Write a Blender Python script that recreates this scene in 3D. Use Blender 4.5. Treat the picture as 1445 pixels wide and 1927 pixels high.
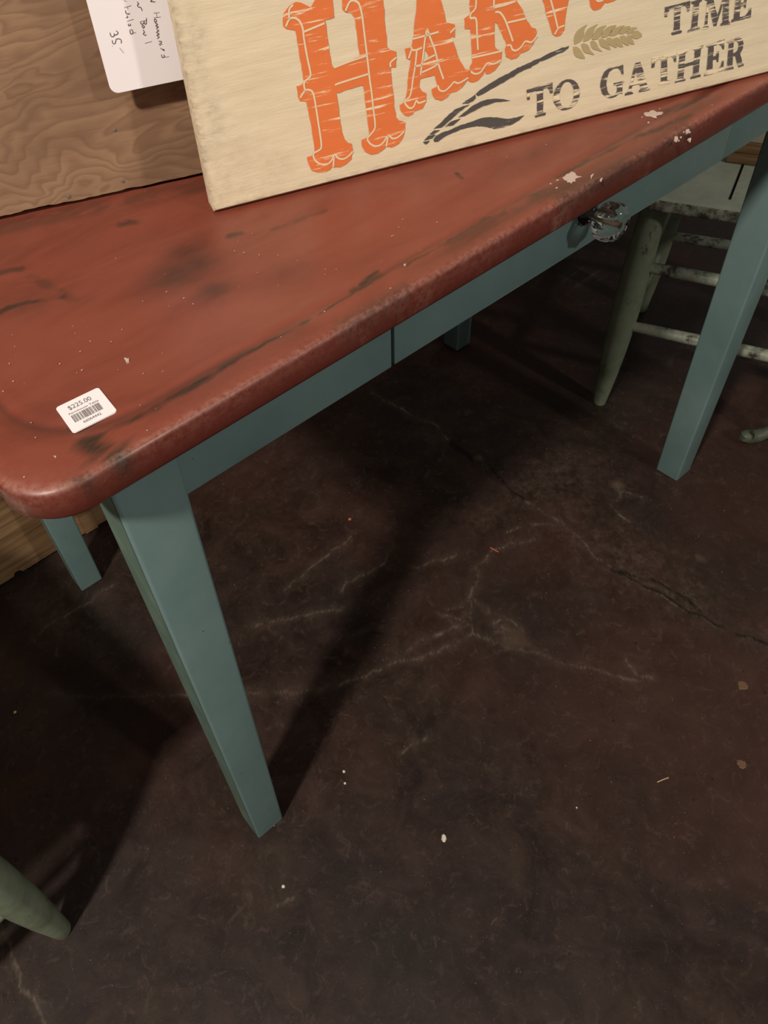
import bpy, bmesh, math, random
import numpy as np
from mathutils import Vector, Matrix, noise
from mathutils.geometry import tessellate_polygon

# ---------------------------------------------------------------- clear
for o in list(bpy.data.objects): bpy.data.objects.remove(o)
SC = bpy.context.scene
COL = SC.collection

# ---------------------------------------------------------------- camera
cam = bpy.data.cameras.new('camera'); CAM = bpy.data.objects.new('camera', cam); COL.objects.link(CAM)
CAM.location = (-0.076886, -0.354524, 1.066773)
CAM.rotation_euler = (0.760582, 0.109277, -0.661277)
cam.sensor_fit = 'HORIZONTAL'; cam.sensor_width = 36.0
cam.lens = 1428.854 / 1445 * 36.0
cam.shift_x = 179.112 / 1445; cam.shift_y = -97.246 / 1445
cam.clip_start = 0.02
SC.camera = CAM

# ---------------------------------------------------------------- world, lamps, exposure
world = bpy.data.worlds.new('world'); SC.world = world; world.use_nodes = True
bg = world.node_tree.nodes['Background']; bg.inputs[0].default_value = (1.0, 0.92, 0.84, 1); bg.inputs[1].default_value = 0.17
def area(name, loc, target, size, power, col):
    l = bpy.data.lights.new(name, 'AREA'); l.shape = 'DISK'; l.size = size; l.energy = power; l.color = col
    o = bpy.data.objects.new(name, l); COL.objects.link(o); o.location = loc
    o.rotation_euler = (Vector(target) - Vector(loc)).to_track_quat('-Z', 'Y').to_euler()
area('ceiling_lamp', (-1.55, -0.66, 2.65), (0.3, 0.0, 0.7), 0.20, 80, (1.0, 0.885, 0.79))
area('ceiling_lamp', (0.95, -3.2, 2.35), (0.3, 0.0, 0.7), 0.22, 38, (1.0, 0.91, 0.84))
SC.view_settings.view_transform = 'Standard'; SC.view_settings.look = 'None'
SC.view_settings.gamma = 1; SC.view_settings.use_curve_mapping = False
SC.view_settings.exposure = 0.0

# ---------------------------------------------------------------- helpers
def link(name, me, mat=None, parent=None):
    o = bpy.data.objects.new(name, me); COL.objects.link(o)
    if mat is not None and not me.materials: me.materials.append(mat)
    if parent is not None: o.parent = parent
    return o
def tag(o, label=None, cat=None, group=None, kind=None):
    if label: o['label'] = label
    if cat: o['category'] = cat
    if group: o['group'] = group
    if kind: o['kind'] = kind
    return o
def thing(name, label, cat, loc=(0, 0, 0), rz=0.0, group=None, rx=0.0):
    o = bpy.data.objects.new(name, None); COL.objects.link(o); o.location = loc; o.empty_display_size = .05
    o.rotation_euler = (rx, 0, rz)
    return tag(o, label, cat, group)
def bm_obj(name, bm, mat, parent=None, smooth=False):
    bmesh.ops.recalc_face_normals(bm, faces=bm.faces)
    me = bpy.data.meshes.new(name); bm.to_mesh(me); bm.free()
    if smooth:
        for p in me.polygons: p.use_smooth = True
        me.set_sharp_from_angle(angle=math.radians(38))
    return link(name, me, mat, parent)
def hexa(bm, lo, hi):
    """lo, hi: four corner points each (counter-clockwise)"""
    v = [bm.verts.new(p) for p in lo] + [bm.verts.new(p) for p in hi]
    bm.faces.new(v[0:4][::-1]); bm.faces.new(v[4:8])
    for i in range(4): bm.faces.new((v[i], v[(i + 1) % 4], v[4 + (i + 1) % 4], v[4 + i]))
    return v
def box(bm, x0, x1, y0, y1, z0, z1):
    return hexa(bm, [(x0, y0, z0), (x1, y0, z0), (x1, y1, z0), (x0, y1, z0)], [(x0, y0, z1), (x1, y0, z1), (x1, y1, z1), (x0, y1, z1)])
def bevel(bm, w, seg=2, edges=None):
    bmesh.ops.bevel(bm, geom=list(edges or bm.edges), offset=w, segments=seg, profile=.6, affect='EDGES')
def boxo(name, dims, mat, parent, bw=.0012, seg=2):
    bm = bmesh.new(); box(bm, *dims)
    if bw: bevel(bm, bw, seg)
    return bm_obj(name, bm, mat, parent, True)
def lathe(bm, prof, a, b, n=28, wob=0.0, lobes=0):
    """profile (t along a->b in metres, radius) swept round the axis a->b"""
    a = Vector(a); b = Vector(b); ax = (b - a).normalized(); q = ax.to_track_quat('Z', 'Y')
    rings = []
    for t, r in prof:
        ring = []
        for k in range(n):
            an = 2 * math.pi * k / n; rr = r * (1 + (wob * math.cos(lobes * an) if lobes else 0))
            ring.append(bm.verts.new(a + ax * t + q @ Vector((math.cos(an) * rr, math.sin(an) * rr, 0))))
        rings.append(ring)
    for i in range(len(rings) - 1):
        for k in range(n): bm.faces.new((rings[i][k], rings[i][(k + 1) % n], rings[i + 1][(k + 1) % n], rings[i + 1][k]))
    bm.faces.new(rings[0][::-1]); bm.faces.new(rings[-1])
def tube(bm, pts, rad, n=14):
    pts = [Vector(p) for p in pts]; rings = []
    for i, p in enumerate(pts):
        d = (pts[min(i + 1, len(pts) - 1)] - pts[max(i - 1, 0)]).normalized(); q = d.to_track_quat('Z', 'Y')
        r = rad[i] if isinstance(rad, (list, tuple)) else rad
        rings.append([bm.verts.new(p + q @ Vector((math.cos(2 * math.pi * k / n) * r, math.sin(2 * math.pi * k / n) * r, 0))) for k in range(n)])
    for i in range(len(rings) - 1):
        # match ring twist
        A = rings[i]; B = rings[i + 1]
        s = min(range(n), key=lambda k: (A[0].co - B[k].co).length); B[:] = B[s:] + B[:s]
        for k in range(n): bm.faces.new((A[k], A[(k + 1) % n], B[(k + 1) % n], B[k]))
    bm.faces.new(rings[0][::-1]); bm.faces.new(rings[-1])
def poly_faces(bm, outer, holes, f):
    """flat filled outline with holes, f maps (a,b) to a 3D point"""
    loops = [[Vector((p[0], p[1], 0)) for p in l] for l in [outer] + list(holes)]
    flat = [p for l in loops for p in l]; vs = [bm.verts.new(f(p.x, p.y)) for p in flat]
    for t in tessellate_polygon(loops):
        try: bm.faces.new([vs[i] for i in t])
        except ValueError: pass
def strip(bm, pts, w, f, taper=True):
    P = [Vector((p[0], p[1])) for p in pts]; L = []; R = []
    for i, p in enumerate(P):
        d = (P[min(i + 1, len(P) - 1)] - P[max(i - 1, 0)])
        if d.length < 1e-9: d = Vector((1, 0))
        d.normalize(); nn = Vector((-d.y, d.x)); ww = w * (.45 if taper and i in (0, len(P) - 1) else 1) / 2
        L.append(bm.verts.new(f(*(p + nn * ww)))); R.append(bm.verts.new(f(*(p - nn * ww))))
    for i in range(len(P) - 1): bm.faces.new((L[i], R[i], R[i + 1], L[i + 1]))
def smooth_line(pts, n=4):
    P = [Vector(p) for p in pts]
    if len(P) < 3: return [tuple(p) for p in P]
    out = []
    for i in range(len(P) - 1):
        a = P[max(i - 1, 0)]; b = P[i]; c = P[i + 1]; d = P[min(i + 2, len(P) - 1)]
        for k in range(n):
            t = k / n
            out.append(tuple(.5 * ((2 * b) + (c - a) * t + (2 * a - 5 * b + 4 * c - d) * t * t + (3 * b - a - 3 * c + d) * t ** 3)))
    out.append(tuple(P[-1])); return out

# ---------------------------------------------------------------- material kit
class NT:
    def __init__(s, name, rough=.5, spec=.5):
        s.m = bpy.data.materials.new(name); s.m.use_nodes = True; s.t = s.m.node_tree; s.b = s.t.nodes['Principled BSDF']
        s.b.inputs['Roughness'].default_value = rough; s.b.inputs['Specular IOR Level'].default_value = spec
        s.tc = s.t.nodes.new('ShaderNodeTexCoord')
    def n(s, ty, **kw):
        x = s.t.nodes.new(ty)
        for k, v in kw.items(): setattr(x, k, v)
        return x
    def l(s, a, b): s.t.links.new(a, b)
    def mapping(s, scale=(1, 1, 1), rot=(0, 0, 0), loc=(0, 0, 0)):
        m = s.n('ShaderNodeMapping'); m.inputs['Scale'].default_value = scale; m.inputs['Rotation'].default_value = rot; m.inputs['Location'].default_value = loc
        s.l(s.tc.outputs['Object'], m.inputs[0]); return m.outputs[0]
    def noise(s, vec, scale=5, detail=4, rough=.55, dist=0):
        x = s.n('ShaderNodeTexNoise'); x.inputs['Scale'].default_value = scale; x.inputs['Detail'].default_value = detail
        x.inputs['Roughness'].default_value = rough; x.inputs['Distortion'].default_value = dist; s.l(vec, x.inputs['Vector']); return x.outputs['Fac']
    def ramp(s, fac, stops):
        r = s.n('ShaderNodeValToRGB'); e = r.color_ramp.elements
        while len(e) < len(stops): e.new(.5)
        for i, (p, c) in enumerate(stops):
            e[i].position = p; e[i].color = (*c, 1) if isinstance(c, tuple) else (c, c, c, 1)
        s.l(fac, r.inputs[0]); return r.outputs[0]
    def mix(s, fac, a, b, mode='MIX'):
        m = s.n('ShaderNodeMix', data_type='RGBA', blend_type=mode)
        for sock, v in ((m.inputs[0], fac), (m.inputs[6], a), (m.inputs[7], b)):
            if isinstance(v, (int, float)): sock.default_value = v
            elif isinstance(v, tuple): sock.default_value = (*v, 1)
            else: s.l(v, sock)
        return m.outputs[2]
    def math(s, op, a, b=0.0, clamp=False):
        m = s.n('ShaderNodeMath', operation=op, use_clamp=clamp)
        for sock, v in ((m.inputs[0], a), (m.inputs[1], b)):
            if isinstance(v, (int, float)): sock.default_value = v
            else: s.l(v, sock)
        return m.outputs[0]
    def attr(s, name):
        a = s.n('ShaderNodeAttribute', attribute_name=name); sp = s.n('ShaderNodeSeparateColor'); s.l(a.outputs['Color'], sp.inputs[0]); return sp.outputs
    def base(s, c):
        if isinstance(c, tuple): s.b.inputs['Base Color'].default_value = (*c, 1)
        else: s.l(c, s.b.inputs['Base Color'])
    def bump(s, h, st=.2, d=.001):
        x = s.n('ShaderNodeBump'); x.inputs['Strength'].default_value = st; x.inputs['Distance'].default_value = d; s.l(h, x.inputs['Height']); s.l(x.outputs[0], s.b.inputs['Normal'])
    def rough(s, r): s.l(r, s.b.inputs['Roughness'])
def plain(name, col, rough=.6, spec=.4):
    k = NT(name, rough, spec); k.base(col); return k.m

# ---------------------------------------------------------------- measured outlines (metres, in each thing's own plane)
SIGN_ANG=-0.36547
SIGN_P=[0.2054,0.1641,0.761]
ORANGE=[{"o":[[0.0766,0.1248],[0.0784,0.1223],[0.0852,0.1203],[0.0863,0.1173],[0.0866,0.1042],[0.0875,0.0933],[0.0879,0.0836],[0.082,0.0828],[0.082,0.0751],[0.0833,0.0712],[0.0883,0.0698],[0.089,0.0657],[0.0901,0.0538],[0.091,0.04],[0.091,0.0284],[0.0904,0.0269],[0.0838,0.0269],[0.0847,0.0203],[0.087,0.0149],[0.0917,0.0118],[0.0976,0.0112],[0.1027,0.012],[0.1046,0.014],[0.1062,0.0132],[0.1112,0.012],[0.1172,0.013],[0.1217,0.0164],[0.1234,0.0224],[0.1234,0.0287],[0.1198,0.0303],[0.1168,0.0341],[0.1152,0.0406],[0.1145,0.0514],[0.1139,0.064],[0.1132,0.0702],[0.1357,0.0719],[0.1364,0.0635],[0.1374,0.0523],[0.1383,0.0385],[0.1387,0.0322],[0.1366,0.0308],[0.1315,0.03],[0.132,0.0244],[0.1346,0.019],[0.1396,0.0158],[0.1455,0.0152],[0.1508,0.0176],[0.153,0.0195],[0.1576,0.0176],[0.1637,0.019],[0.1681,0.0232],[0.1704,0.0298],[0.1705,0.0359],[0.1651,0.0379],[0.1626,0.0415],[0.1612,0.0508],[0.1604,0.0621],[0.1594,0.0695],[0.1589,0.0795],[0.1637,0.0788],[0.1641,0.0902],[0.1594,0.0924],[0.1568,0.0957],[0.1566,0.1024],[0.1555,0.1143],[0.1549,0.1271],[0.1548,0.1321],[0.1586,0.1333],[0.1595,0.1374],[0.1552,0.143],[0.1494,0.1446],[0.1456,0.1429],[0.1396,0.1409],[0.1323,0.1422],[0.127,0.1402],[0.1238,0.1365],[0.123,0.1268],[0.1251,0.1248],[0.1295,0.1237],[0.1318,0.1194],[0.1327,0.1103],[0.1336,0.1002],[0.1341,0.0927],[0.1122,0.0893],[0.1109,0.0926],[0.1103,0.1022],[0.1096,0.1115],[0.1092,0.1224],[0.1159,0.1227],[0.1157,0.1287],[0.1158,0.1343],[0.1151,0.1387],[0.1103,0.1419],[0.105,0.1399],[0.1025,0.1367],[0.0991,0.1324],[0.0971,0.1343],[0.0924,0.1373],[0.0881,0.1381],[0.0829,0.1366],[0.0781,0.1332]],"h":[],"i":[[[0.0787,0.1241],[0.0818,0.1282],[0.0855,0.1285],[0.0892,0.1259],[0.0912,0.1208],[0.0914,0.1137],[0.0925,0.1004],[0.0937,0.0907],[0.0933,0.0867],[0.0883,0.0839],[0.0881,0.0784],[0.0908,0.0778],[0.094,0.0754],[0.0952,0.068],[0.0961,0.0539],[0.097,0.0386],[0.0967,0.0317],[0.0944,0.0299],[0.09,0.0286],[0.0897,0.0247],[0.0926,0.0201],[0.099,0.0169],[0.1042,0.0189],[0.1076,0.0237],[0.1102,0.0199],[0.1151,0.018],[0.1203,0.0199],[0.1234,0.0224]],[[0.0836,0.0733],[0.0881,0.078]],[[0.0818,0.1282],[0.0826,0.1343],[0.0858,0.1367]],[[0.0919,0.1181],[0.1083,0.1207]],[[0.1251,0.1257],[0.1285,0.1307],[0.1322,0.131],[0.1358,0.1281],[0.1376,0.1209],[0.1385,0.1111],[0.1396,0.0977],[0.1403,0.0881],[0.1414,0.0732],[0.1422,0.0659],[0.1429,0.0548],[0.1439,0.0433],[0.1436,0.0365],[0.1396,0.0324],[0.137,0.0303],[0.1376,0.027],[0.1416,0.0229],[0.1467,0.0218],[0.151,0.0239],[0.155,0.0285],[0.1587,0.0249],[0.1638,0.025],[0.1691,0.0285]],[[0.1129,0.0892],[0.1256,0.091],[0.1397,0.0923]],[[0.1126,0.0764],[0.1166,0.0773],[0.1405,0.079]],[[0.159,0.0802],[0.1591,0.0836],[0.164,0.0861]],[[0.1054,0.0134],[0.1069,0.0215]],[[0.153,0.0195],[0.155,0.0285]]]},{"o":[[0.1817,0.1222],[0.1809,0.1147],[0.1792,0.1033],[0.1783,0.0968],[0.1766,0.0911],[0.1715,0.0907],[0.1721,0.0838],[0.1757,0.0823],[0.1761,0.0809],[0.1743,0.0728],[0.1729,0.0631],[0.1715,0.0546],[0.1698,0.0512],[0.166,0.0502],[0.1667,0.0452],[0.1696,0.0411],[0.1729,0.0396],[0.1771,0.0402],[0.1784,0.0426],[0.1805,0.0421],[0.1856,0.0433],[0.189,0.0479],[0.1894,0.0545],[0.1848,0.0569],[0.1828,0.061],[0.1841,0.0658],[0.1964,0.0668],[0.199,0.0576],[0.194,0.0564],[0.194,0.052],[0.1966,0.0477],[0.2025,0.0457],[0.2076,0.0469],[0.2109,0.0499],[0.216,0.0496],[0.221,0.0522],[0.2247,0.0559],[0.2262,0.06],[0.2265,0.0643],[0.2231,0.0657],[0.2205,0.0691],[0.2169,0.0755],[0.2134,0.0845],[0.2099,0.0927],[0.2132,0.0907],[0.213,0.1002],[0.2061,0.1028],[0.204,0.1098],[0.2007,0.1188],[0.1991,0.1228],[0.1967,0.1295],[0.186,0.1314],[0.1822,0.1259]],"h":[[[0.1878,0.0875],[0.1913,0.0813],[0.1858,0.0789],[0.1866,0.0843]]],"i":[[[0.1898,0.1013],[0.1922,0.0948],[0.1963,0.0851],[0.1997,0.0733],[0.204,0.062]],[[0.1894,0.1007],[0.1878,0.0936],[0.1866,0.0843],[0.1849,0.0749],[0.1841,0.0694]],[[0.1766,0.0911],[0.1774,0.0889],[0.181,0.0882],[0.1854,0.089]],[[0.1741,0.0834],[0.1766,0.089]],[[0.181,0.0875],[0.1797,0.0774],[0.1775,0.0671],[0.1762,0.0595],[0.1744,0.0547],[0.1707,0.0525],[0.171,0.0495],[0.1747,0.0457],[0.1781,0.0465],[0.1802,0.0505],[0.1827,0.0481],[0.1886,0.0487]],[[0.199,0.0583],[0.2007,0.0543],[0.205,0.0527],[0.21,0.0553],[0.2133,0.0579],[0.2175,0.0561],[0.2259,0.0586]],[[0.1779,0.0966],[0.1898,0.0969],[0.1994,0.0974]],[[0.1858,0.0789],[0.1963,0.0815]],[[0.1853,0.0709],[0.1964,0.0733],[0.1996,0.0761]],[[0.2091,0.0949],[0.213,0.0975]],[[0.1793,0.0767],[0.1854,0.0762]]]},{"o":[[0.2248,0.1144],[0.2256,0.1044],[0.2209,0.1027],[0.2216,0.0952],[0.2265,0.0943],[0.2277,0.0838],[0.2288,0.0695],[0.2272,0.0663],[0.227,0.062],[0.2259,0.0593],[0.2256,0.0557],[0.2295,0.0538],[0.2345,0.0546],[0.2395,0.058],[0.241,0.0613],[0.2411,0.0584],[0.2446,0.0577],[0.2496,0.0596],[0.2536,0.0631],[0.2549,0.0679],[0.2546,0.0729],[0.2506,0.0748],[0.2484,0.0777],[0.2473,0.0869],[0.2468,0.0951],[0.2489,0.0941],[0.2536,0.0857],[0.2585,0.0764],[0.2575,0.0731],[0.2587,0.0678],[0.2637,0.0643],[0.2687,0.0651],[0.2719,0.0681],[0.2736,0.0677],[0.279,0.0688],[0.2828,0.073],[0.2849,0.081],[0.2834,0.0834],[0.2798,0.0855],[0.2741,0.092],[0.2701,0.0995],[0.266,0.1055],[0.2622,0.1114],[0.2624,0.1191],[0.2522,0.1259],[0.2246,0.1302]],"h":[],"i":[[[0.2298,0.1173],[0.2299,0.1082],[0.226,0.105],[0.2262,0.1017],[0.2306,0.1005],[0.232,0.0898],[0.2334,0.0778]],[[0.2451,0.1145],[0.2453,0.1054]],[[0.2467,0.1022],[0.2509,0.1011],[0.2554,0.0955],[0.2603,0.0858],[0.2638,0.0781]],[[0.2286,0.0731],[0.2403,0.0729],[0.2546,0.0729]],[[0.2278,0.0629],[0.2317,0.0603],[0.2368,0.0607],[0.242,0.0662],[0.2475,0.0645],[0.2542,0.0659]],[[0.2585,0.076],[0.2619,0.0757],[0.2639,0.0721],[0.2674,0.0707],[0.2715,0.0724],[0.275,0.076],[0.2806,0.0742],[0.2853,0.0782]],[[0.2449,0.1055],[0.2546,0.1056],[0.2634,0.1066]],[[0.258,0.0927],[0.2737,0.0927]]]},{"o":[[0.2875,0.1029],[0.2915,0.0928],[0.2961,0.0831],[0.2995,0.0761],[0.3032,0.0736],[0.3066,0.0741],[0.3095,0.0777],[0.3093,0.0854],[0.3099,0.0934],[0.3108,0.0986],[0.3111,0.1085],[0.2834,0.1134]],"h":[],"i":[[[0.2924,0.106],[0.2982,0.0929],[0.3032,0.0803]],[[0.3008,0.0759],[0.3041,0.0801],[0.3091,0.0809]]]},{"o":[[0.3294,0.0952],[0.3306,0.091],[0.3332,0.0881],[0.336,0.0866],[0.3405,0.0874],[0.3442,0.0912],[0.3452,0.0903],[0.3512,0.0903],[0.3544,0.0914],[0.3528,0.1044],[0.3272,0.1089]],"h":[],"i":[[[0.3327,0.0987],[0.3361,0.0937],[0.3413,0.0931],[0.344,0.0966]]]}]
KERNEL=[[[0.3204,0.0646],[0.3193,0.0695],[0.3212,0.0741],[0.326,0.0767],[0.3301,0.0776],[0.328,0.0749],[0.3283,0.0698],[0.3259,0.066]],[[0.3282,0.0652],[0.3295,0.0711],[0.3316,0.0742],[0.3365,0.0757],[0.3399,0.0761],[0.3374,0.0731],[0.3364,0.0683],[0.333,0.0654]],[[0.336,0.0655],[0.3382,0.0708],[0.3412,0.0734],[0.3482,0.0737],[0.3459,0.0714],[0.3445,0.0674],[0.341,0.0645]],[[0.3448,0.0652],[0.3456,0.0687],[0.3478,0.0711],[0.3519,0.0724],[0.3577,0.0719],[0.355,0.0697],[0.3538,0.0671],[0.3498,0.0646]],[[0.3523,0.0652],[0.3535,0.0686],[0.3567,0.0701],[0.3655,0.0704],[0.3623,0.0683],[0.3603,0.0651],[0.3561,0.0641]],[[0.3613,0.0646],[0.3625,0.0676],[0.3657,0.0691],[0.3711,0.0686],[0.3691,0.0656],[0.3658,0.064]],[[0.3686,0.0635],[0.3697,0.0669],[0.3732,0.0673],[0.3783,0.0661],[0.3754,0.0651],[0.3723,0.0628]],[[0.3735,0.0611],[0.3748,0.0638],[0.3793,0.0636],[0.3843,0.059],[0.3797,0.0574],[0.3758,0.0589]],[[0.3194,0.063],[0.3239,0.0621],[0.3291,0.0567],[0.3321,0.0517],[0.3261,0.0533],[0.3216,0.0567]],[[0.3268,0.063],[0.3288,0.064],[0.3336,0.0616],[0.336,0.0575],[0.3408,0.0529],[0.3347,0.0549],[0.3303,0.0572]],[[0.335,0.0635],[0.3375,0.0645],[0.3415,0.0615],[0.344,0.0574],[0.3481,0.054],[0.3425,0.0559],[0.3376,0.0587]],[[0.3426,0.0642],[0.3463,0.0642],[0.3515,0.0603],[0.3557,0.054],[0.3505,0.0558],[0.3455,0.0589]],[[0.35,0.0635],[0.3535,0.0635],[0.3578,0.0598],[0.3615,0.0543],[0.3566,0.0564],[0.352,0.0595]],[[0.3564,0.0623],[0.3609,0.0621],[0.3642,0.0586],[0.3674,0.0537],[0.3622,0.0553],[0.3584,0.059]],[[0.3626,0.0625],[0.367,0.0624],[0.3706,0.058],[0.3728,0.0538],[0.3684,0.0555],[0.3647,0.0585]],[[0.3694,0.0619],[0.3725,0.0617],[0.3756,0.0578],[0.3778,0.0537],[0.3729,0.0554],[0.3703,0.0588]]]
STEM=[[[0.3156,0.0646],[0.3093,0.0643],[0.2991,0.0627],[0.2902,0.0605],[0.2822,0.0592],[0.2703,0.0572],[0.2619,0.0545],[0.2535,0.0525],[0.2451,0.0498],[0.2366,0.0467],[0.2333,0.0441],[0.2352,0.0422],[0.242,0.0434],[0.2488,0.0457],[0.2555,0.0476],[0.2623,0.0496],[0.269,0.0519],[0.2758,0.0542],[0.2818,0.0547],[0.2901,0.0576],[0.2995,0.059],[0.3097,0.0609],[0.3154,0.0626]],[[0.2325,0.0439],[0.2266,0.0417],[0.2211,0.0389],[0.2267,0.0383],[0.231,0.0393],[0.2335,0.0414]],[[0.228,0.0372],[0.2216,0.0371],[0.2147,0.0359],[0.2079,0.032],[0.2036,0.029],[0.1955,0.0242],[0.2028,0.0237],[0.208,0.0265],[0.2114,0.0288],[0.2182,0.0328]]]
LEAF=[[[0.1918,0.0209],[0.1961,0.023],[0.2015,0.0222],[0.1996,0.0211],[0.1953,0.0201]],[[0.187,0.0168],[0.1909,0.02],[0.1979,0.0192],[0.1944,0.0167],[0.1883,0.0165]],[[0.1861,0.0157],[0.1922,0.0156],[0.1909,0.0138],[0.1883,0.0128]],[[0.2061,0.0237],[0.2108,0.0265],[0.2143,0.0273],[0.2204,0.0275],[0.2135,0.0235]],[[0.2177,0.0288],[0.2254,0.0326],[0.2305,0.0354],[0.2373,0.0373],[0.2443,0.0378],[0.2539,0.0365],[0.2602,0.0342],[0.2657,0.0324],[0.2612,0.0326],[0.2524,0.0337],[0.241,0.0331],[0.2307,0.0307],[0.2238,0.0287]],[[0.1957,0.0156],[0.1979,0.0183],[0.204,0.0197],[0.2083,0.0199],[0.2207,0.0179],[0.2137,0.0171],[0.2075,0.0161],[0.2023,0.0141],[0.1997,0.0126],[0.1962,0.0134]],[[0.2088,0.0198],[0.2179,0.0217],[0.231,0.0228],[0.2398,0.0236],[0.2487,0.0224],[0.256,0.0203],[0.2633,0.0176],[0.2723,0.0168],[0.28,0.0171],[0.2753,0.0138],[0.2674,0.0115],[0.2602,0.0111],[0.2521,0.0118],[0.2456,0.0147],[0.2357,0.0178],[0.2224,0.0183],[0.2136,0.0187]]]
TEXT=[["T",[[0.2837,0.0126],[0.3069,0.0127],[0.3041,0.0387],[0.2799,0.0377]]],["O",[[0.3078,0.0129],[0.3337,0.0121],[0.3297,0.038],[0.3046,0.0386]]],["G",[[0.3529,0.0133],[0.3763,0.0134],[0.3711,0.0398],[0.3484,0.0399]]],["A",[[0.3774,0.0124],[0.4021,0.012],[0.3958,0.0379],[0.3723,0.0381]]],["T",[[0.4034,0.014],[0.4277,0.0139],[0.4217,0.0393],[0.3977,0.0391]]],["H",[[0.4271,0.0126],[0.4525,0.0125],[0.4479,0.0391],[0.4228,0.0384]]],["E",[[0.4562,0.0123],[0.4758,0.0126],[0.4687,0.0397],[0.451,0.0387]]],["R",[[0.4769,0.012],[0.4967,0.0126],[0.4889,0.0389],[0.4716,0.0381]]],["T",[[0.4064,0.0537],[0.4293,0.0537],[0.4251,0.0774],[0.4012,0.077]]],["I",[[0.4291,0.0528],[0.4407,0.0532],[0.4363,0.0767],[0.4262,0.0766]]],["M",[[0.4423,0.0524],[0.4707,0.0513],[0.4637,0.0764],[0.4389,0.0766]]],["E",[[0.4711,0.0526],[0.4905,0.0529],[0.4842,0.077],[0.4666,0.0768]]]]
CRACK=[[[0.7144,0.3382],[0.7117,0.315],[0.7091,0.279]],[[0.7165,0.2401],[0.7109,0.1912],[0.7056,0.1564]],[[0.6912,-0.0355],[0.7,-0.0782],[0.7068,-0.1114],[0.7109,-0.1542],[0.7173,-0.1852],[0.7235,-0.2153],[0.7432,-0.2649],[0.7668,-0.34]],[[0.6929,-0.0441],[0.7222,-0.0915],[0.7276,-0.1433],[0.7214,-0.1826]]]
VEIN=[[[0.7051,0.5721],[0.7106,0.5129],[0.7137,0.4539],[0.7294,0.3954],[0.7144,0.3382]],[[0.7036,0.1548],[0.7106,0.0742],[0.7096,0.0515],[0.6971,0.0099],[0.6912,-0.0355],[0.7026,-0.1142],[0.7132,-0.1877],[0.74,-0.2668]],[[-0.1192,0.388],[-0.1077,0.3638],[-0.0591,0.3216],[-0.0125,0.2858],[0.0341,0.243],[0.0695,0.2146],[0.1144,0.1789],[0.1722,0.1344],[0.2274,0.1],[0.2787,0.0853],[0.3114,0.0732],[0.3558,0.0497],[0.4083,0.0337],[0.4401,0.0304],[0.4653,0.0593],[0.4979,0.0838],[0.5392,0.1102],[0.5756,0.1139],[0.6107,0.1043],[0.6515,0.0821]],[[0.4401,0.0304],[0.4563,-0.0087],[0.4813,-0.049],[0.4988,-0.0937],[0.5282,-0.1367],[0.5583,-0.1775]],[[0.4374,0.0842],[0.4633,0.0744],[0.4904,0.0769],[0.4849,0.0549],[0.4832,0.0367]],[[0.849,0.0692],[0.8317,0.0512],[0.8089,0.0475],[0.792,0.0224],[0.7969,0.0051]],[[0.8368,0.0549],[0.8535,0.0189]],[[0.4579,0.1771],[0.5294,0.1487]],[[-0.105,0.501],[-0.0542,0.5035],[0.0051,0.4997],[0.0493,0.5037]],[[-0.1071,0.4963],[-0.0803,0.4595],[-0.0856,0.4384]],[[0.1886,0.2668],[0.2302,0.2496],[0.285,0.2207],[0.3206,0.1956]],[[0.2242,-0.0356],[0.2666,-0.0398]],[[-0.0298,-0.0725],[-0.0044,-0.078]],[[0.4242,0.083],[0.4392,0.063],[0.4485,0.0381]],[[0.6258,0.1291],[0.6718,0.1103],[0.706,0.0706]],[[0.4288,0.0531],[0.4002,0.0595],[0.3785,0.0725],[0.3379,0.0776]],[[0.4749,0.0184],[0.5003,0.0086],[0.5008,-0.0173]],[[-0.3157,0.1346],[-0.3197,0.0578],[-0.3112,-0.0007]],[[1.3226,0.5596],[1.3345,0.5232],[1.3286,0.4743]],[[0.3375,0.2287],[0.426,0.2209],[0.4622,0.2333]],[[0.2713,0.2885],[0.3456,0.2943],[0.4235,0.3004]],[[0.5743,-0.1485],[0.564,-0.1735],[0.5771,-0.1906]]]
PATCH=[[0.4717,-0.0162,0.018,1],[0.4703,0.0036,0.022,0.7],[0.847,0.0676,0.012,1],[0.8116,-0.117,0.009,1.2],[0.7222,0.2778,0.012,1.2],[0.4419,0.0542,0.02,0.5],[0.7223,0.0397,0.06,0.35],[0.7182,-0.0459,0.07,0.4],[0.7932,0.1398,0.07,0.35],[0.726,-0.1353,0.05,0.4],[0.7233,0.1534,0.05,0.4],[0.6303,0.1569,0.05,0.25],[-0.0706,0.5112,0.05,0.3],[-0.0284,-0.0306,0.03,0.2],[0.7447,-0.2521,0.03,0.4]]
PLUG=[[0.6576,-0.2773,0.0075],[0.5543,-0.336,0.0065]]
DEBRIS={"white_chip":[0.1893,-0.1511],"small_chip":[-0.007,-0.0626],"chip_a":[0.1464,-0.0026],"chip_b":[0.1371,-0.0157],"straw":[0.4603,-0.2836],"sliver":[0.5829,0.1147],"orange":[0.4481,0.3315],"bead":[0.3205,-0.3748],"chip_c":[0.0281,0.0041],"chip_d":[0.0254,-0.0042],"chip_e":[-0.1816,0.3956],"chip_f":[0.3475,-0.2347]}
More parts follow.
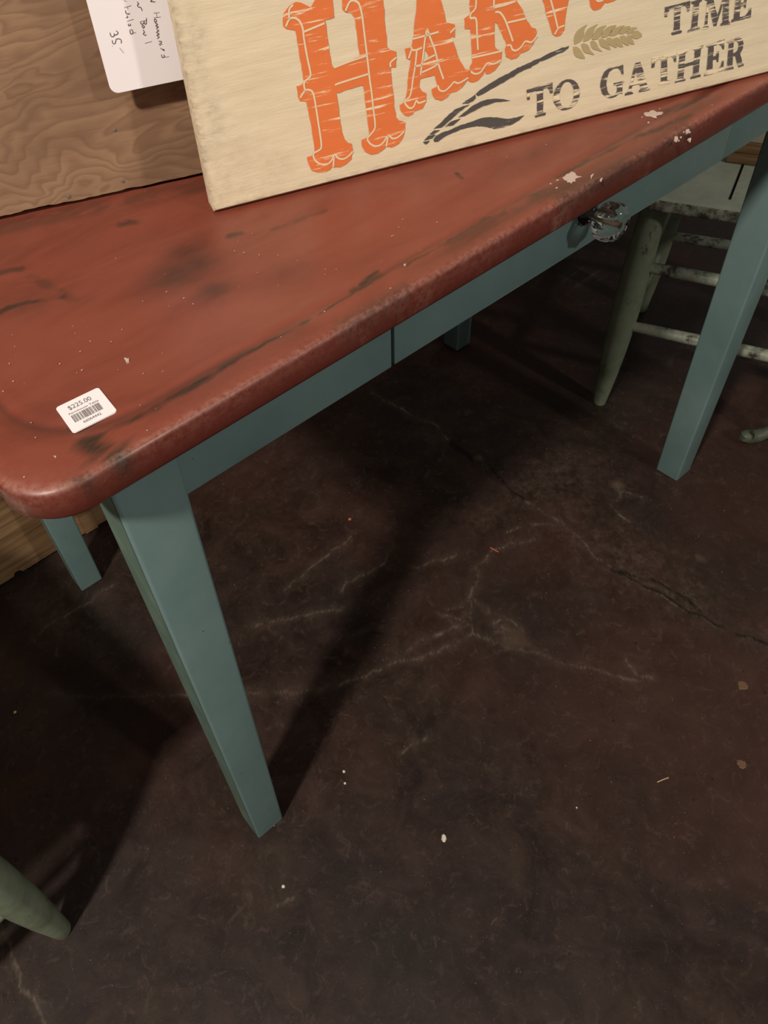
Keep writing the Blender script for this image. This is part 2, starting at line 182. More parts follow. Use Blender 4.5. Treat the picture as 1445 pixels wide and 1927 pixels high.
TSTAIN=[[[[0.0194,-0.0042],[0.0276,-0.0064]],0.003,1],[[[0.0296,-0.0063],[0.0443,-0.0074],[0.0593,-0.0085],[0.0734,-0.0084]],0.003,1],[[[0.0631,-0.0088],[0.0799,-0.0077],[0.1069,-0.005]],0.0035,0.9],[[[0.1069,-0.005],[0.1317,-0.0067],[0.168,-0.0067]],0.002,0.8],[[[0.1776,-0.0064],[0.2176,-0.0049]],0.001,0.7],[[[0.222,-0.0],[0.2378,0.0006]],0.002,0.8],[[[0.1791,-0.027],[0.2078,-0.0268],[0.2355,-0.029]],0.006,0.35],[[[0.2104,-0.0019],[0.2762,-0.0087],[0.3232,-0.0062],[0.3703,-0.0063],[0.3958,-0.0107]],0.0018,0.6],[[[-0.0075,-0.0066],[0.0065,-0.0076]],0.003,1],[[[-0.0036,-0.006],[0.0028,-0.0213],[0.0099,-0.0312]],0.006,0.9],[[[0.427,-0.0214],[0.3868,-0.013],[0.3391,-0.0128],[0.2915,-0.0151]],0.007,0.45],[[[0.4849,-0.0282],[0.4502,-0.0287],[0.4053,-0.0285]],0.006,0.5],[[[0.4297,-0.0039],[0.4797,-0.0067],[0.5351,-0.013],[0.5862,-0.0192]],0.0025,0.6],[[[0.4287,-0.0301],[0.4976,-0.0291],[0.5657,-0.0275]],0.006,0.35],[[[0.5708,0.0012],[0.6271,-0.0084]],0.004,0.5],[[[0.0145,0.1691],[0.0381,0.1636],[0.0589,0.1513]],0.003,0.7],[[[0.0369,0.2229],[0.0511,0.2129]],0.004,0.5],[[[0.0523,0.195],[0.0602,0.1449]],0.004,0.35],[[[0.1435,0.2121],[0.152,0.2088]],0.004,0.6],[[[0.1939,0.1268],[0.2007,0.1216]],0.003,0.6],[[[0.2228,0.1085],[0.2696,0.0987]],0.002,0.4],[[[0.3825,0.0609],[0.3785,0.0512]],0.002,0.7],[[[-0.027,-0.0248],[-0.0158,-0.0298]],0.003,0.5],[[[0.2058,-0.0291],[0.2148,-0.0298]],0.004,0.5],[[[0.0647,0.2893],[0.1289,0.2628],[0.2223,0.2176]],0.012,0.35]]
TBLOB=[[0.1339,0.1113,0.022,0.5],[0.1533,0.1114,0.018,0.45],[0.1177,0.1081,0.016,0.4],[0.1418,0.0721,0.014,0.4],[0.1559,0.1308,0.02,0.4],[0.0366,0.1602,0.02,0.3],[0.0631,0.1418,0.012,0.35],[0.0468,0.2466,0.02,0.2]]
TCHIP=[[[[0.4318,-0.0064],[0.4418,-0.0073],[0.4421,-0.0189],[0.4331,-0.0192],[0.4258,-0.0199],[0.4238,-0.0148]]],[[[0.5663,0.0127],[0.5756,0.0096],[0.576,0.0016],[0.565,-0.0002],[0.5606,0.0056]]],[[[0.5372,-0.0354],[0.5445,-0.0335],[0.5394,-0.0383],[0.533,-0.0396]]],[[[0.557,-0.0331],[0.5625,-0.0334],[0.5553,-0.0376],[0.5513,-0.0373]]],[[[0.5431,-0.043],[0.5479,-0.0443],[0.5416,-0.0474]]],[[[0.0543,0.0496],[0.0575,0.0471],[0.055,0.0434],[0.0523,0.0437]]],[[[0.2571,-0.0054],[0.2587,-0.0071],[0.256,-0.0093]]],[[[-0.0227,-0.0016],[-0.021,-0.0032],[-0.0225,-0.0048]]],[[[0.4451,-0.0226],[0.45,-0.0229],[0.4407,-0.0269]]],[[[0.444,-0.0323],[0.4484,-0.0321],[0.4429,-0.0351]]]]
STICK=[[-0.0031,0.0374],[0.0272,0.0351],[0.0252,0.0057],[-0.0045,0.0075]]
PLY_P=[0.0704,0.303,0.76]
TAG_EDGE=[[0.1224,0.1555],[0.1224,0.0965],[0.1251,0.0911],[0.1303,0.0899],[0.175,0.0894]]
INK=[[[0.1332,0.1321],[0.1333,0.1296],[0.1345,0.1289],[0.1358,0.1296],[0.136,0.1311]],[[0.1358,0.1296],[0.1382,0.13],[0.139,0.1311],[0.1378,0.1325]],[[0.1334,0.1268],[0.1333,0.1245],[0.1349,0.1242],[0.136,0.126],[0.1368,0.1269],[0.1394,0.1264],[0.1399,0.1248],[0.1392,0.1234]],[[0.1325,0.1231],[0.1326,0.1225]],[[0.1373,0.1207],[0.1396,0.1166]],[[0.1488,0.1507],[0.1505,0.1497]],[[0.1478,0.1461],[0.1532,0.1466]],[[0.1503,0.1461],[0.1502,0.1447]],[[0.1482,0.1443],[0.1482,0.1423],[0.1497,0.1416],[0.1508,0.1419]],[[0.1472,0.1396],[0.1487,0.1396],[0.1484,0.1408]],[[0.1474,0.1371],[0.1525,0.1376]],[[0.148,0.1355],[0.1479,0.134],[0.1494,0.1342],[0.1491,0.1353]],[[0.1481,0.1314],[0.1479,0.1285],[0.1496,0.1286],[0.1498,0.1306],[0.1486,0.1314]],[[0.1496,0.1286],[0.1521,0.1287]],[[0.1578,0.1484],[0.1588,0.1468],[0.1575,0.1461],[0.1582,0.1447],[0.1597,0.1442],[0.1602,0.1417]],[[0.1569,0.1351],[0.1617,0.1353]],[[0.1569,0.1351],[0.1575,0.1333],[0.1594,0.1339],[0.16,0.1353]],[[0.1595,0.1344],[0.1602,0.1328],[0.1612,0.1336],[0.1621,0.1369]],[[0.1575,0.1323],[0.158,0.1307],[0.1592,0.1312],[0.1587,0.1323],[0.1575,0.1323]],[[0.1577,0.1297],[0.1583,0.1276],[0.1571,0.127],[0.1581,0.1256],[0.1593,0.1259]],[[0.1568,0.1202],[0.1623,0.1206]],[[0.1691,0.1475],[0.1676,0.1468],[0.1712,0.1459]],[[0.1679,0.1389],[0.1725,0.1386]],[[0.1701,0.1388],[0.1699,0.1356]],[[0.1674,0.136],[0.1727,0.1356]],[[0.1675,0.135],[0.1676,0.133],[0.169,0.1332],[0.1686,0.1348],[0.1675,0.1349]],[[0.1674,0.1325],[0.1694,0.1312],[0.1675,0.1305],[0.1695,0.1294],[0.1674,0.1287]],[[0.1675,0.128],[0.1692,0.1269],[0.167,0.126],[0.169,0.1246],[0.1668,0.124],[0.1685,0.1227],[0.1666,0.1217]],[[0.1672,0.1198],[0.1694,0.1192],[0.1685,0.118],[0.167,0.1178]],[[0.1671,0.1167],[0.1698,0.1173]],[[0.1673,0.1151],[0.1701,0.1125],[0.1694,0.1142]],[[0.1673,0.1104],[0.1674,0.1082],[0.1692,0.1084],[0.169,0.1101]],[[0.1674,0.1082],[0.1728,0.1078]]]
# ---------------------------------------------------------------- materials
def mat_floor():
    k = NT('polished_concrete', .5, .28); v = k.mapping()
    big = k.noise(v, 3.2, 5, .6, .4); mid = k.noise(v, 17, 7, .68, .6); fin = k.noise(v, 150, 4, .7); red = k.noise(k.mapping(loc=(3.1, 1.7, 0)), 2.3, 3, .5, .3)
    c = k.ramp(mid, [(.28, (.010, .0058, .0043)), (.5, (.0245, .0134, .0096)), (.72, (.042, .0235, .0168))])
    c = k.mix(k.ramp(big, [(.40, 0.0), (.66, .55)]), c, (.018, .0145, .0125))
    c = k.mix(k.ramp(red, [(.46, 0.0), (.68, .42)]), c, (.070, .027, .0195))
    pale = k.ramp(k.noise(v, 48, 7, .78, 1.2), [(.54, 0.0), (.68, .42)]); c = k.mix(pale, c, (.088, .063, .046))
    sc = k.ramp(k.noise(k.mapping((1, 9, 1), (0, 0, .9)), 26, 3, .6, .4), [(.70, 0.0), (.76, .30)]); c = k.mix(sc, c, (.13, .095, .07))
    pit = k.ramp(k.noise(v, 95, 3, .55), [(.27, .8), (.33, 0.0)]); c = k.mix(pit, c, (.012, .008, .006))
    a = k.attr('marks')
    gr = k.math('MULTIPLY', a[0], k.ramp(k.noise(v, 60, 6, .75), [(.36, .15), (.62, 1.0)]))
    c = k.mix(gr, c, (.150, .118, .085))
    c = k.mix(a[1], c, (.006, .004, .003))
    c = k.mix(k.math('MULTIPLY', a[2], .75), c, (.085, .058, .036))
    spk = k.ramp(k.noise(v, 420, 2, .5), [(.71, 0.0), (.75, .5)])
    c = k.mix(spk, c, (.19, .15, .12))
    k.base(c); k.rough(k.ramp(mid, [(.3, .42), (.7, .62)]))
    h = k.math('ADD', k.math('MULTIPLY', fin, .35), mid); k.bump(h, .35, .0012); return k.m
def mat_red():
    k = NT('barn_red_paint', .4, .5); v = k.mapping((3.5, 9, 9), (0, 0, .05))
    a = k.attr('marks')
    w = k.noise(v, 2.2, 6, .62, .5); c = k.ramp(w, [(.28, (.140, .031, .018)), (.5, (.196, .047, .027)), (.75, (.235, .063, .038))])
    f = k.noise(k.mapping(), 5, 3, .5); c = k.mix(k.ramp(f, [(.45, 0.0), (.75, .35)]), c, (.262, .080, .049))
    c = k.mix(a[2], (.118, .022, .0130), c)  # edge face deeper red than dusty top; top-to-front light contrast put into colour
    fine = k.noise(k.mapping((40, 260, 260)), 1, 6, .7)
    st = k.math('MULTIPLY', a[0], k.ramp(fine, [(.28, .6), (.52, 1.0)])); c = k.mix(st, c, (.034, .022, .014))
    wear_glint = k.math('MULTIPLY', a[1], k.ramp(k.noise(k.mapping(), 240, 5, .7), [(.38, .0), (.6, 1.0)])); c = k.mix(wear_glint, c, (.34, .18, .13))
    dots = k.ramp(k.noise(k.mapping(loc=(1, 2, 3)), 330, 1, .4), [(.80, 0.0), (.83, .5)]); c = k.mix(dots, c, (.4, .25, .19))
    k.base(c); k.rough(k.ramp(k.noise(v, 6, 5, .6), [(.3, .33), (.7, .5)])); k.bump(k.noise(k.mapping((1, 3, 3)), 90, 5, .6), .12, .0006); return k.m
def mat_teal():
    k = NT('teal_paint', .45, .42); w = k.noise(k.mapping((1, 1, 1)), 7, 5, .6); c = k.ramp(w, [(.3, (.104, .172, .168)), (.7, (.150, .226, .218))])
    pale = k.ramp(k.noise(k.mapping((14, 14, 3)), 3, 6, .7), [(.62, 0.0), (.72, .35)]); c = k.mix(pale, c, (.20, .27, .26))
    chip = k.ramp(k.noise(k.mapping(loc=(5, 1, 2)), 120, 2, .5), [(.765, 0.0), (.79, .8)]); c = k.mix(chip, c, (.03, .022, .017))
    k.base(c); k.bump(k.noise(k.mapping((30, 30, 8)), 4, 5, .6), .15, .0007); return k.m
def mat_teal_side():
    k = NT('teal_paint_leg_side', .5, .4); w = k.noise(k.mapping((40, 8, 5)), 3, 5, .65)
    k.base(k.ramp(w, [(.3, (.075, .125, .100)), (.6, (.110, .165, .130)), (.75, (.17, .20, .15))])); return k.m
def mat_green(name='sage_green_paint', dark=.62):
    k = NT(name, .5, .4); w = k.noise(k.mapping(), 16, 6, .65)
    c = k.ramp(w, [(.28, (.14 * dark, .165 * dark, .10 * dark)), (.5, (.25 * dark, .30 * dark, .20 * dark)), (.75, (.33 * dark, .38 * dark, .27 * dark))])
    ch = k.ramp(k.noise(k.mapping((1, 1, .5), loc=(2, 0, 4)), 45, 5, .7), [(.64, 0.0), (.69, .9)]); c = k.mix(ch, c, (.05, .035, .022))
    k.base(c); k.bump(w, .3, .001); return k.m
def mat_worn_rail():
    k = NT('worn_green_rail', .5, .4); w = k.noise(k.mapping((1, 1, 1)), 30, 6, .7)
    c = k.ramp(w, [(.36, (.035, .026, .018)), (.47, (.19, .22, .165)), (.58, (.27, .29, .22)), (.66, (.24, .10, .065))]); k.base(c); k.bump(w, .4, .001); return k.m
def mat_cream():
    k = NT('cream_board_paint', .55, .3); g = k.noise(k.mapping((2.5, 6, 30)), 5, 6, .65); c = k.ramp(g, [(.3, (.67, .57, .38)), (.7, (.77, .67, .47))])
    a = k.attr('wear'); st = k.noise(k.mapping((9, 9, 22)), 9, 7, .75)
    e = k.math('MULTIPLY', a[0], k.ramp(st, [(.40, .05), (.62, 1.0)])); c = k.mix(e, c, (.20, .165, .115))
    k.base(c); k.bump(k.noise(k.mapping((6, 20, 70)), 9, 6, .7), .35, .0008); return k.m
def mat_stencil(name, col, cov=.5, sz=1.0):
    k = NT(name, .6, .25); g = k.noise(k.mapping((5 * sz, 1, 75 * sz), (0, -.05, 0)), 3.2, 6, .72, .25)
    m = k.ramp(g, [(cov, 0.0), (cov + .045, 1.0)]); t = k.noise(k.mapping((4, 1, 20)), 6, 4, .6)
    d = tuple(x * .82 for x in col); c = k.mix(t, d, col); k.base(k.mix(m, c, (.80, .68, .45))); return k.m
def mat_ply():
    k = NT('plywood_face', .6, .25); v = k.mapping((1.3, 1, 7.5))
    d = k.noise(k.mapping((2.2, 1, 4.5)), 3.1, 3, .5, .6); vm = k.n('ShaderNodeVectorMath', operation='ADD'); k.l(v, vm.inputs[0])
    cb = k.n('ShaderNodeCombineXYZ'); k.l(k.math('MULTIPLY', d, 2.1), cb.inputs[2]); k.l(cb.outputs[0], vm.inputs[1])
    w = k.n('ShaderNodeTexWave', wave_type='BANDS', bands_direction='Z', wave_profile='SAW'); w.inputs['Scale'].default_value = 2.6; w.inputs['Distortion'].default_value = 6.5; w.inputs['Detail'].default_value = 6; w.inputs['Detail Scale'].default_value = 1.4
    k.l(vm.outputs[0], w.inputs['Vector'])
    c = k.ramp(w.outputs['Fac'], [(.0, (.222, .130, .075)), (.4, (.282, .174, .100)), (.8, (.31, .195, .112)), (1.0, (.235, .138, .080))])
    b = k.noise(k.mapping((2, 1, 4)), 3, 4, .6); c = k.mix(k.ramp(b, [(.42, 0.0), (.66, .75)]), c, (.150, .086, .052))
    f = k.noise(k.mapping((12, 1, 160)), 3, 5, .7); c = k.mix(k.ramp(f, [(.5, 0.0), (.75, .35)]), c, (.12, .065, .035)); k.base(c); k.bump(w.outputs['Fac'], .1, .0006); return k.m
def mat_pine(name='old_pine', s=1.0):
    k = NT(name, .6, .3); g = k.noise(k.mapping((1.2, 1.2, 24), (0, .04, 0)), 3.4, 6, .6, .5)
    c = k.ramp(g, [(.28, (.085 * s, .046 * s, .018 * s)), (.5, (.20 * s, .118 * s, .055 * s)), (.75, (.30 * s, .185 * s, .092 * s))]); k.base(c); k.bump(g, .2, .001); return k.m
M_FLOOR = mat_floor(); M_RED = mat_red(); M_TEAL = mat_teal(); M_TEAL_SIDE = mat_teal_side(); M_GREEN = mat_green(); M_RAIL = mat_worn_rail()
M_CREAM = mat_cream(); M_ORANGE = mat_stencil('orange_stencil_paint', (.80, .205, .058), .575); M_INLINE = mat_stencil('cream_line_paint', (.82, .68, .45), .9)
M_GREY = mat_stencil('charcoal_stencil_paint', (.115, .098, .090), .525, .9); M_DARKLEAF = mat_stencil('charcoal_leaf_paint', (.100, .090, .082), .60, .9); M_WHEAT = mat_stencil('tan_wheat_paint', (.48, .38, .19), .9)
M_PLY = mat_ply(); M_PINE = mat_pine(); M_PINE2 = mat_pine('brown_board', 1.6)
M_WHITE = plain('white_label_paper', (.84, .81, .81), .55, .3); M_INK = plain('ballpoint_ink', (.10, .075, .085), .6, .2); M_PRINT = plain('grey_print', (.20, .18, .17), .6, .2)
M_CHIP = plain('white_paint_flake', (.62, .55, .47), .6, .3); M_SPLASH = plain('pale_paint_splash', (.50, .40, .34), .5, .4); M_DARK = plain('dark_gap', (.006, .004, .003), .9, .1)
M_PLUG = plain('brown_filler', (.13, .075, .04), .7, .2); M_STRAW = plain('straw_fibre', (.50, .34, .18), .6, .2); M_ORG = plain('orange_fibre', (.50, .14, .06), .6, .2)
M_PLASTER = plain('dark_wall_paint', (.05, .038, .03), .8, .2); M_PED = plain('plywood_edge_dark', (.16, .095, .05), .8, .2)
def mat_glass():
    k = NT('clear_glass', .03, .5); k.b.inputs['Transmission Weight'].default_value = 1.0; k.b.inputs['IOR'].default_value = 1.47; k.base((.95, .93, .88)); return k.m
M_GLASS = mat_glass(); M_GRIT = plain('dull_grit', (.16, .125, .10), .7, .2); M_BRASS = plain('aged_bronze', (.07, .045, .03), .35, .6)

# ---------------------------------------------------------------- numpy mark painter
def seg_dist(X, Y, pts):
    D = np.full(X.shape, 9.0); 
    for (ax, ay), (bx, by) in zip(pts[:-1], pts[1:]):
        dx, dy = bx - ax, by - ay; L = dx * dx + dy * dy + 1e-12
        t = np.clip(((X - ax) * dx + (Y - ay) * dy) / L, 0, 1); D = np.minimum(D, np.hypot(X - ax - t * dx, Y - ay - t * dy))
    return D
RNG = np.random.default_rng(7)
def vnoise(X, Y, s, seed=0):
    r = np.random.default_rng(seed); G = r.random((256, 256)); x = X * s; y = Y * s; xi = np.floor(x).astype(int); yi = np.floor(y).astype(int)
    fx = x - xi; fy = y - yi; fx = fx * fx * (3 - 2 * fx); fy = fy * fy * (3 - 2 * fy); g = lambda a, b: G[a % 256, b % 256]
    return (g(xi, yi) * (1 - fx) + g(xi + 1, yi) * fx) * (1 - fy) + (g(xi, yi + 1) * (1 - fx) + g(xi + 1, yi + 1) * fx) * fy
def fbm(X, Y, s, seed=0, o=4):
    a = 0; w = 1; t = 0
    for i in range(o): a = a + w * vnoise(X, Y, s * 2 ** i, seed + i); t += w; w *= .55
    return a / t
def set_attr(me, name, R, G, B):
    at = me.color_attributes.new(name, 'FLOAT_COLOR', 'POINT'); d = np.ones((len(R), 4), dtype=np.float32); d[:, 0] = R; d[:, 1] = G; d[:, 2] = B; at.data.foreach_set('color', d.ravel())

# ---------------------------------------------------------------- floor (real cracks: the mesh is lowered along them)
def build_floor():
    xs = np.concatenate([np.linspace(-2.2, -.5, 12)[:-1], np.arange(-.5, 1.25, .003), np.linspace(1.26, 3.2, 30)])
    ys = np.concatenate([np.linspace(-2.2, -.6, 12)[:-1], np.arange(-.6, .72, .003), np.linspace(.73, 2.4, 20)])
    X, Y = np.meshgrid(xs, ys); wx = X + (fbm(X, Y, 45, 3) - .5) * .016; wy = Y + (fbm(X, Y, 45, 9) - .5) * .016
    vein = np.zeros_like(X); crack = np.zeros_like(X); patch = np.zeros_like(X); br = fbm(X, Y, 60, 21)
    for l in VEIN: d = seg_dist(wx, wy, l); vein = np.maximum(vein, np.exp(-(d / .0015) ** 2) * np.clip(br * 2.6 - .55, .1, .85)); vein = np.maximum(vein, .16 * np.exp(-(d / .009) ** 2))
    for i, l in enumerate(CRACK): d = seg_dist(wx, wy, l); wd = (.007, .0022, .0026, .0016)[i]; crack = np.maximum(crack, np.exp(-(d / wd) ** 2) * np.clip(br * 3 - .4, .25, 1)); 
    for x, y, r, s in PATCH:
        d = np.hypot(wx - x, (wy - y)) ; m = np.clip(1.3 - d / r + (fbm(X, Y, 30, 33) - .5) * 2.2, 0, 1)
        if s > .9: patch = np.maximum(patch, m * (d < 2 * r))
        else: vein = np.maximum(vein, s * .95 * np.exp(-(d / (1.1 * r)) ** 2) * np.clip(np.maximum(1 - np.abs(fbm(wx, wy, 38, 71) - .5) * 22, fbm(X, Y, 110, 5) * 2.2 - .85), 0, 1))
    Z = -.0011 * crack + .0006 * patch - .0002
    V = np.stack([X.ravel(), Y.ravel(), Z.ravel()], 1).astype(np.float32); ny, nx = X.shape
    I = np.arange(ny * nx).reshape(ny, nx); F = np.stack([I[:-1, :-1], I[:-1, 1:], I[1:, 1:], I[1:, :-1]], -1).reshape(-1, 4)
    me = bpy.data.meshes.new('floor'); me.vertices.add(len(V)); me.vertices.foreach_set('co', V.ravel()); me.loops.add(F.size); me.loops.foreach_set('vertex_index', F.ravel().astype(np.int32))
    me.polygons.add(len(F)); me.polygons.foreach_set('loop_start', np.arange(0, F.size, 4, dtype=np.int32)); me.update(calc_edges=True)
    me.polygons.foreach_set('use_smooth', np.ones(len(F), dtype=bool)); set_attr(me, 'marks', vein.ravel(), crack.ravel(), patch.ravel())
    o = link('floor', me, M_FLOOR); tag(o, kind='structure'); return o
FLOOR = build_floor()
bm = bmesh.new(); box(bm, -2.2, 3.2, 1.35, 1.45, 0, 2.6); tag(bm_obj('wall_back', bm, M_PLASTER), kind='structure')

# ---------------------------------------------------------------- the table
H = .76; TH = .0274; ZT = H - TH; L = .9687; W = .5685; ZA = .6642
TBL = thing('farmhouse_table', 'small farmhouse table with distressed barn red top, teal base and glass knob', 'table')
def build_top():
    x0, x1, y0, y1 = -.058, L + .050, -.0309, W + .031; cx, cy = (x0 + x1) / 2, (y0 + y1) / 2; A, B = (x1 - x0) / 2, (y1 - y0) / 2; R0 = .040
    NS = 560; NSy = 300; NC = 16
    def loop(ins, z):
        a, b = A - ins, B - ins; r = min(R0 + ins * .9, .066, b * .98); out = []
        for (sx, sy, a0, horizontal) in ((-1, -1, math.pi, 1), (1, -1, 1.5 * math.pi, 0), (1, 1, 0, 1), (-1, 1, .5 * math.pi, 0)):
            for k in range(NC):
                t = a0 + (math.pi / 2) * k / NC; out.append((cx + sx * (a - r) + r * math.cos(t), cy + sy * (b - r) + r * math.sin(t)))
            n = NS if horizontal else NSy; e = (cx + sx * (a - r) + r * math.cos(a0 + math.pi / 2), cy + sy * (b - r) + r * math.sin(a0 + math.pi / 2))
            nx_, ny_ = ((1, -1), (1, 1), (-1, 1), (-1, -1))[((-1, -1), (1, -1), (1, 1), (-1, 1)).index((sx, sy))]
            s = (cx + nx_ * (a - r) + r * math.cos(a0 + math.pi / 2), cy + ny_ * (b - r) + r * math.sin(a0 + math.pi / 2))
            for k in range(n): f = k / n; out.append((e[0] + (s[0] - e[0]) * f, e[1] + (s[1] - e[1]) * f))
        return [(p[0], p[1], z) for p in out]
    prof = [(.20, ZT), (.004, ZT), (.0012, ZT + .0012), (0, ZT + .004), (0, H - .0055), (.0004, H - .0040), (.0013, H - .0025), (.0028, H - .0013), (.0050, H - .0005), (.012, H)]
    ins = .012
    while ins < B - .004:
        ins += .0019; g = 0
        if .022 < ins < .036: g = -.0016 * math.sin((ins - .022) / .014 * math.pi)
        prof.append((ins, H - (.0008 if ins > .034 else 0) * min(1, (ins - .034) / .01) + g))
    V = []; 
    for i, z in prof: V += loop(i, z)
    V = np.array(V); n = len(V) // len(prof); F = []
    ar = np.arange(n); nx2 = (ar + 1) % n
    for i in range(len(prof) - 1): F.append(np.stack([i * n + ar, i * n + nx2, (i + 1) * n + nx2, (i + 1) * n + ar], 1))
    F = np.concatenate(F)[:, ::1]
    me = bpy.data.meshes.new('tabletop')
    faces = F.tolist() + [list(range(n))[::-1], list((len(prof) - 1) * n + ar)]
    me.from_pydata(V.tolist(), [], faces); me.update()
    X, Y, Z = V[:, 0], V[:, 1], V[:, 2]; wx = X + (fbm(X, Y, 90, 3) - .5) * .007; wy = Y + (fbm(X, Y, 90, 8) - .5) * .007
    st = np.zeros(len(V)); br = fbm(X * .5, Y, 90, 12); up = Z > H - .006
    for l, w, s in TSTAIN:
        l2 = [(p[0], p[1]) for p in l]; d = seg_dist(wx, wy, l2); st = np.maximum(st, np.minimum(1, s * 1.35) * np.exp(-(d / (w * 1.2)) ** 4) * np.clip(br * 4.5 - 1.0, .22, 1))
    for x, y, r, s in TBLOB: st = np.maximum(st, s * 1.5 * np.exp(-(np.hypot(wx - x, wy - y) / r) ** 2) * np.clip(fbm(X * .6, Y, 30, 17) * 2.2 - .45, 0, 1))
    # grime gathered in the groove and worn-through paint plus painted highlight along the rolled edge
    insx = np.repeat(np.array([p_[0] for p_ in prof]), n)
    st = np.maximum(st, np.exp(-((insx - .029) / .0022) ** 2) * np.maximum(np.clip(fbm(X, Y, 14, 40) * 1.5 - .45, .04, .5), .5 * np.exp(-(np.hypot(X + .01, Y - .015) / .045) ** 4)))
    st = np.maximum(st, np.exp(-((insx - .014) / .005) ** 2) * np.clip(fbm(X, Y, 9, 44) * 2.4 - 1.1, 0, .45))
    st = st * up
    worn = np.exp(-((insx - .0022) / .0022) ** 2) * up * np.clip(fbm(X, Y, 14, 50) * 1.3 - .2, .12, .5)
    low = (np.abs(Z - ZT - .002) < .003) * (insx < .004) * np.clip(fbm(X, Y, 35, 52) * 3 - 1.85, 0, 1); worn = np.maximum(worn, low)
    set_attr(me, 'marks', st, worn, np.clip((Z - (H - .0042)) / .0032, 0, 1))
    me.polygons.foreach_set('use_smooth', np.ones(len(me.polygons), dtype=bool)); me.set_sharp_from_angle(angle=math.radians(50))
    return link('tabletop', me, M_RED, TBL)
TOP = build_top()
def blot(name, pts, z, mat, parent, th=.0004, dome=False, loc=None):
    bm = bmesh.new(); P = smooth_line(list(pts) + [pts[0]], 3)[:-1]; n = len(P); c = (sum(p[0] for p in P) / n, sum(p[1] for p in P) / n)
    P = [(c[0] + (p[0] - c[0]) * random.uniform(.82, 1.1), c[1] + (p[1] - c[1]) * random.uniform(.82, 1.1)) for p in P]
    lo = [bm.verts.new((p[0], p[1], z)) for p in P]; hi = [bm.verts.new((c[0] + (p[0] - c[0]) * .8, c[1] + (p[1] - c[1]) * .8, z + th)) for p in P]
    for i in range(n): bm.faces.new((lo[i], lo[(i + 1) % n], hi[(i + 1) % n], hi[i]))
    bm.faces.new(hi)
    o = bm_obj(name, bm, mat, parent, False); return o
random.seed(3)
def splash(pts, z, mat, parent):
    """thin flake of old paint with a ragged outline and a few crumbs beside it"""
    cx = sum(p[0] for p in pts) / len(pts); cy = sum(p[1] for p in pts) / len(pts); R = max(math.hypot(p[0] - cx, p[1] - cy) for p in pts); bm = bmesh.new()
    def piece(P, zt):
        ox = sum(p[0] for p in P) / len(P); oy = sum(p[1] for p in P) / len(P); n = len(P)
        lo = [bm.verts.new((p[0], p[1], z)) for p in P]; hi = [bm.verts.new((ox + (p[0] - ox) * .9, oy + (p[1] - oy) * .9, zt)) for p in P]
        for k in range(n): bm.faces.new((lo[k], lo[(k + 1) % n], hi[(k + 1) % n], hi[k]))
        bm.faces.new(hi)
    P = []
    for k, p in enumerate(pts):
        q = pts[(k + 1) % len(pts)]
        for t in (0, .33, .66):
            s = random.uniform(.6, 1.25); x = p[0] + (q[0] - p[0]) * t; y = p[1] + (q[1] - p[1]) * t; P.append((cx + (x - cx) * s, cy + (y - cy) * s))
    piece(P, z + .0012)
    if R > .004:
        for q in range(3 if R > .006 else 0):
            ox = cx + random.gauss(0, R * 1.1); oy = cy + random.gauss(0, R * .5); rr = random.uniform(.0005, .0014); a0 = random.uniform(0, 6)
            piece([(ox + rr * random.uniform(.5, 1.3) * math.cos(a0 + k), oy + rr * random.uniform(.5, 1.3) * math.sin(a0 + k)) for k in (0, 1.2, 2.5, 3.7, 5)], z + .0011)
    return bm_obj('paint_splash', bm, mat, parent)
for pts, in TCHIP: splash(pts, H - .0009, M_SPLASH, TOP)
bm = bmesh.new()
for i in range(70):
    x = random.uniform(-.045, .30) if i < 52 else random.uniform(.3, .7); y = random.uniform(-.026, .12) if i < 52 else random.uniform(-.025, .06); r = random.uniform(.0003, .0007)
    an = random.uniform(0, 6); vs = [bm.verts.new((x + math.cos(an + t) * r * s, y + math.sin(an + t) * r, H - .0001)) for t, s in ((0, 1.4), (1.3, 1), (2.5, .8), (3.8, 1.3), (5, .7))]; bm.faces.new(vs)
tag(bm_obj('paint_specks', bm, M_SPLASH, TOP), kind='stuff')

def build_leg(cx, cy):
    """cx, cy are -1/+1 sides; outer faces upright, inner faces tapering"""
    t, s, e = .0524, .0406, .0026
    X = (lambda v: v) if cx < 0 else (lambda v: L - v); Y = (lambda v: v) if cy < 0 else (lambda v: W - v)
    def q(a0, a1, z): return [(X(a0), Y(a0), z), (X(a1), Y(a0), z), (X(a1), Y(a1), z), (X(a0), Y(a1), z)]
    bm = bmesh.new(); hexa(bm, q(e, e + s, 0), q(0, t, ZT)); bevel(bm, .003, 3); lg = bm_obj('leg', bm, M_TEAL, TBL, True)
    if cx < 0:   # darker, greener outer side face, a thin paint layer of its own
        bm = bmesh.new(); y0b, y1b, y0t, y1t = (Y(e + .004), Y(e + s - .004), Y(.004), Y(t - .004)); z0, z1 = .004, ZT - .001
        vs = [bm.verts.new((e - .0003, y0b, z0)), bm.verts.new((e - .0003, y1b, z0)), bm.verts.new((-.0003, y1t, z1)), bm.verts.new((-.0003, y0t, z1))]
        bm.faces.new(vs); tag(bm_obj('outer_side', bm, M_TEAL_SIDE, lg), 'darker, greener side of the leg')
    return lg
for sx in (-1, 1):
    for sy in (-1, 1): build_leg(sx, sy)
AB = .0016; D0, D1 = .2526, .7161
boxo('front_apron', (.0505, D0 - .0012, AB, AB + .02, ZA - .001, ZT), M_TEAL, TBL)
boxo('front_apron', (D1 + .0012, L - .0505, AB, AB + .02, ZA, ZT), M_TEAL, TBL)
boxo('side_apron', (.004, .024, .0505, W - .0505, ZA, ZT), M_TEAL, TBL)
boxo('side_apron', (L - .024, L - .004, .0505, W - .0505, ZA, ZT), M_TEAL, TBL)
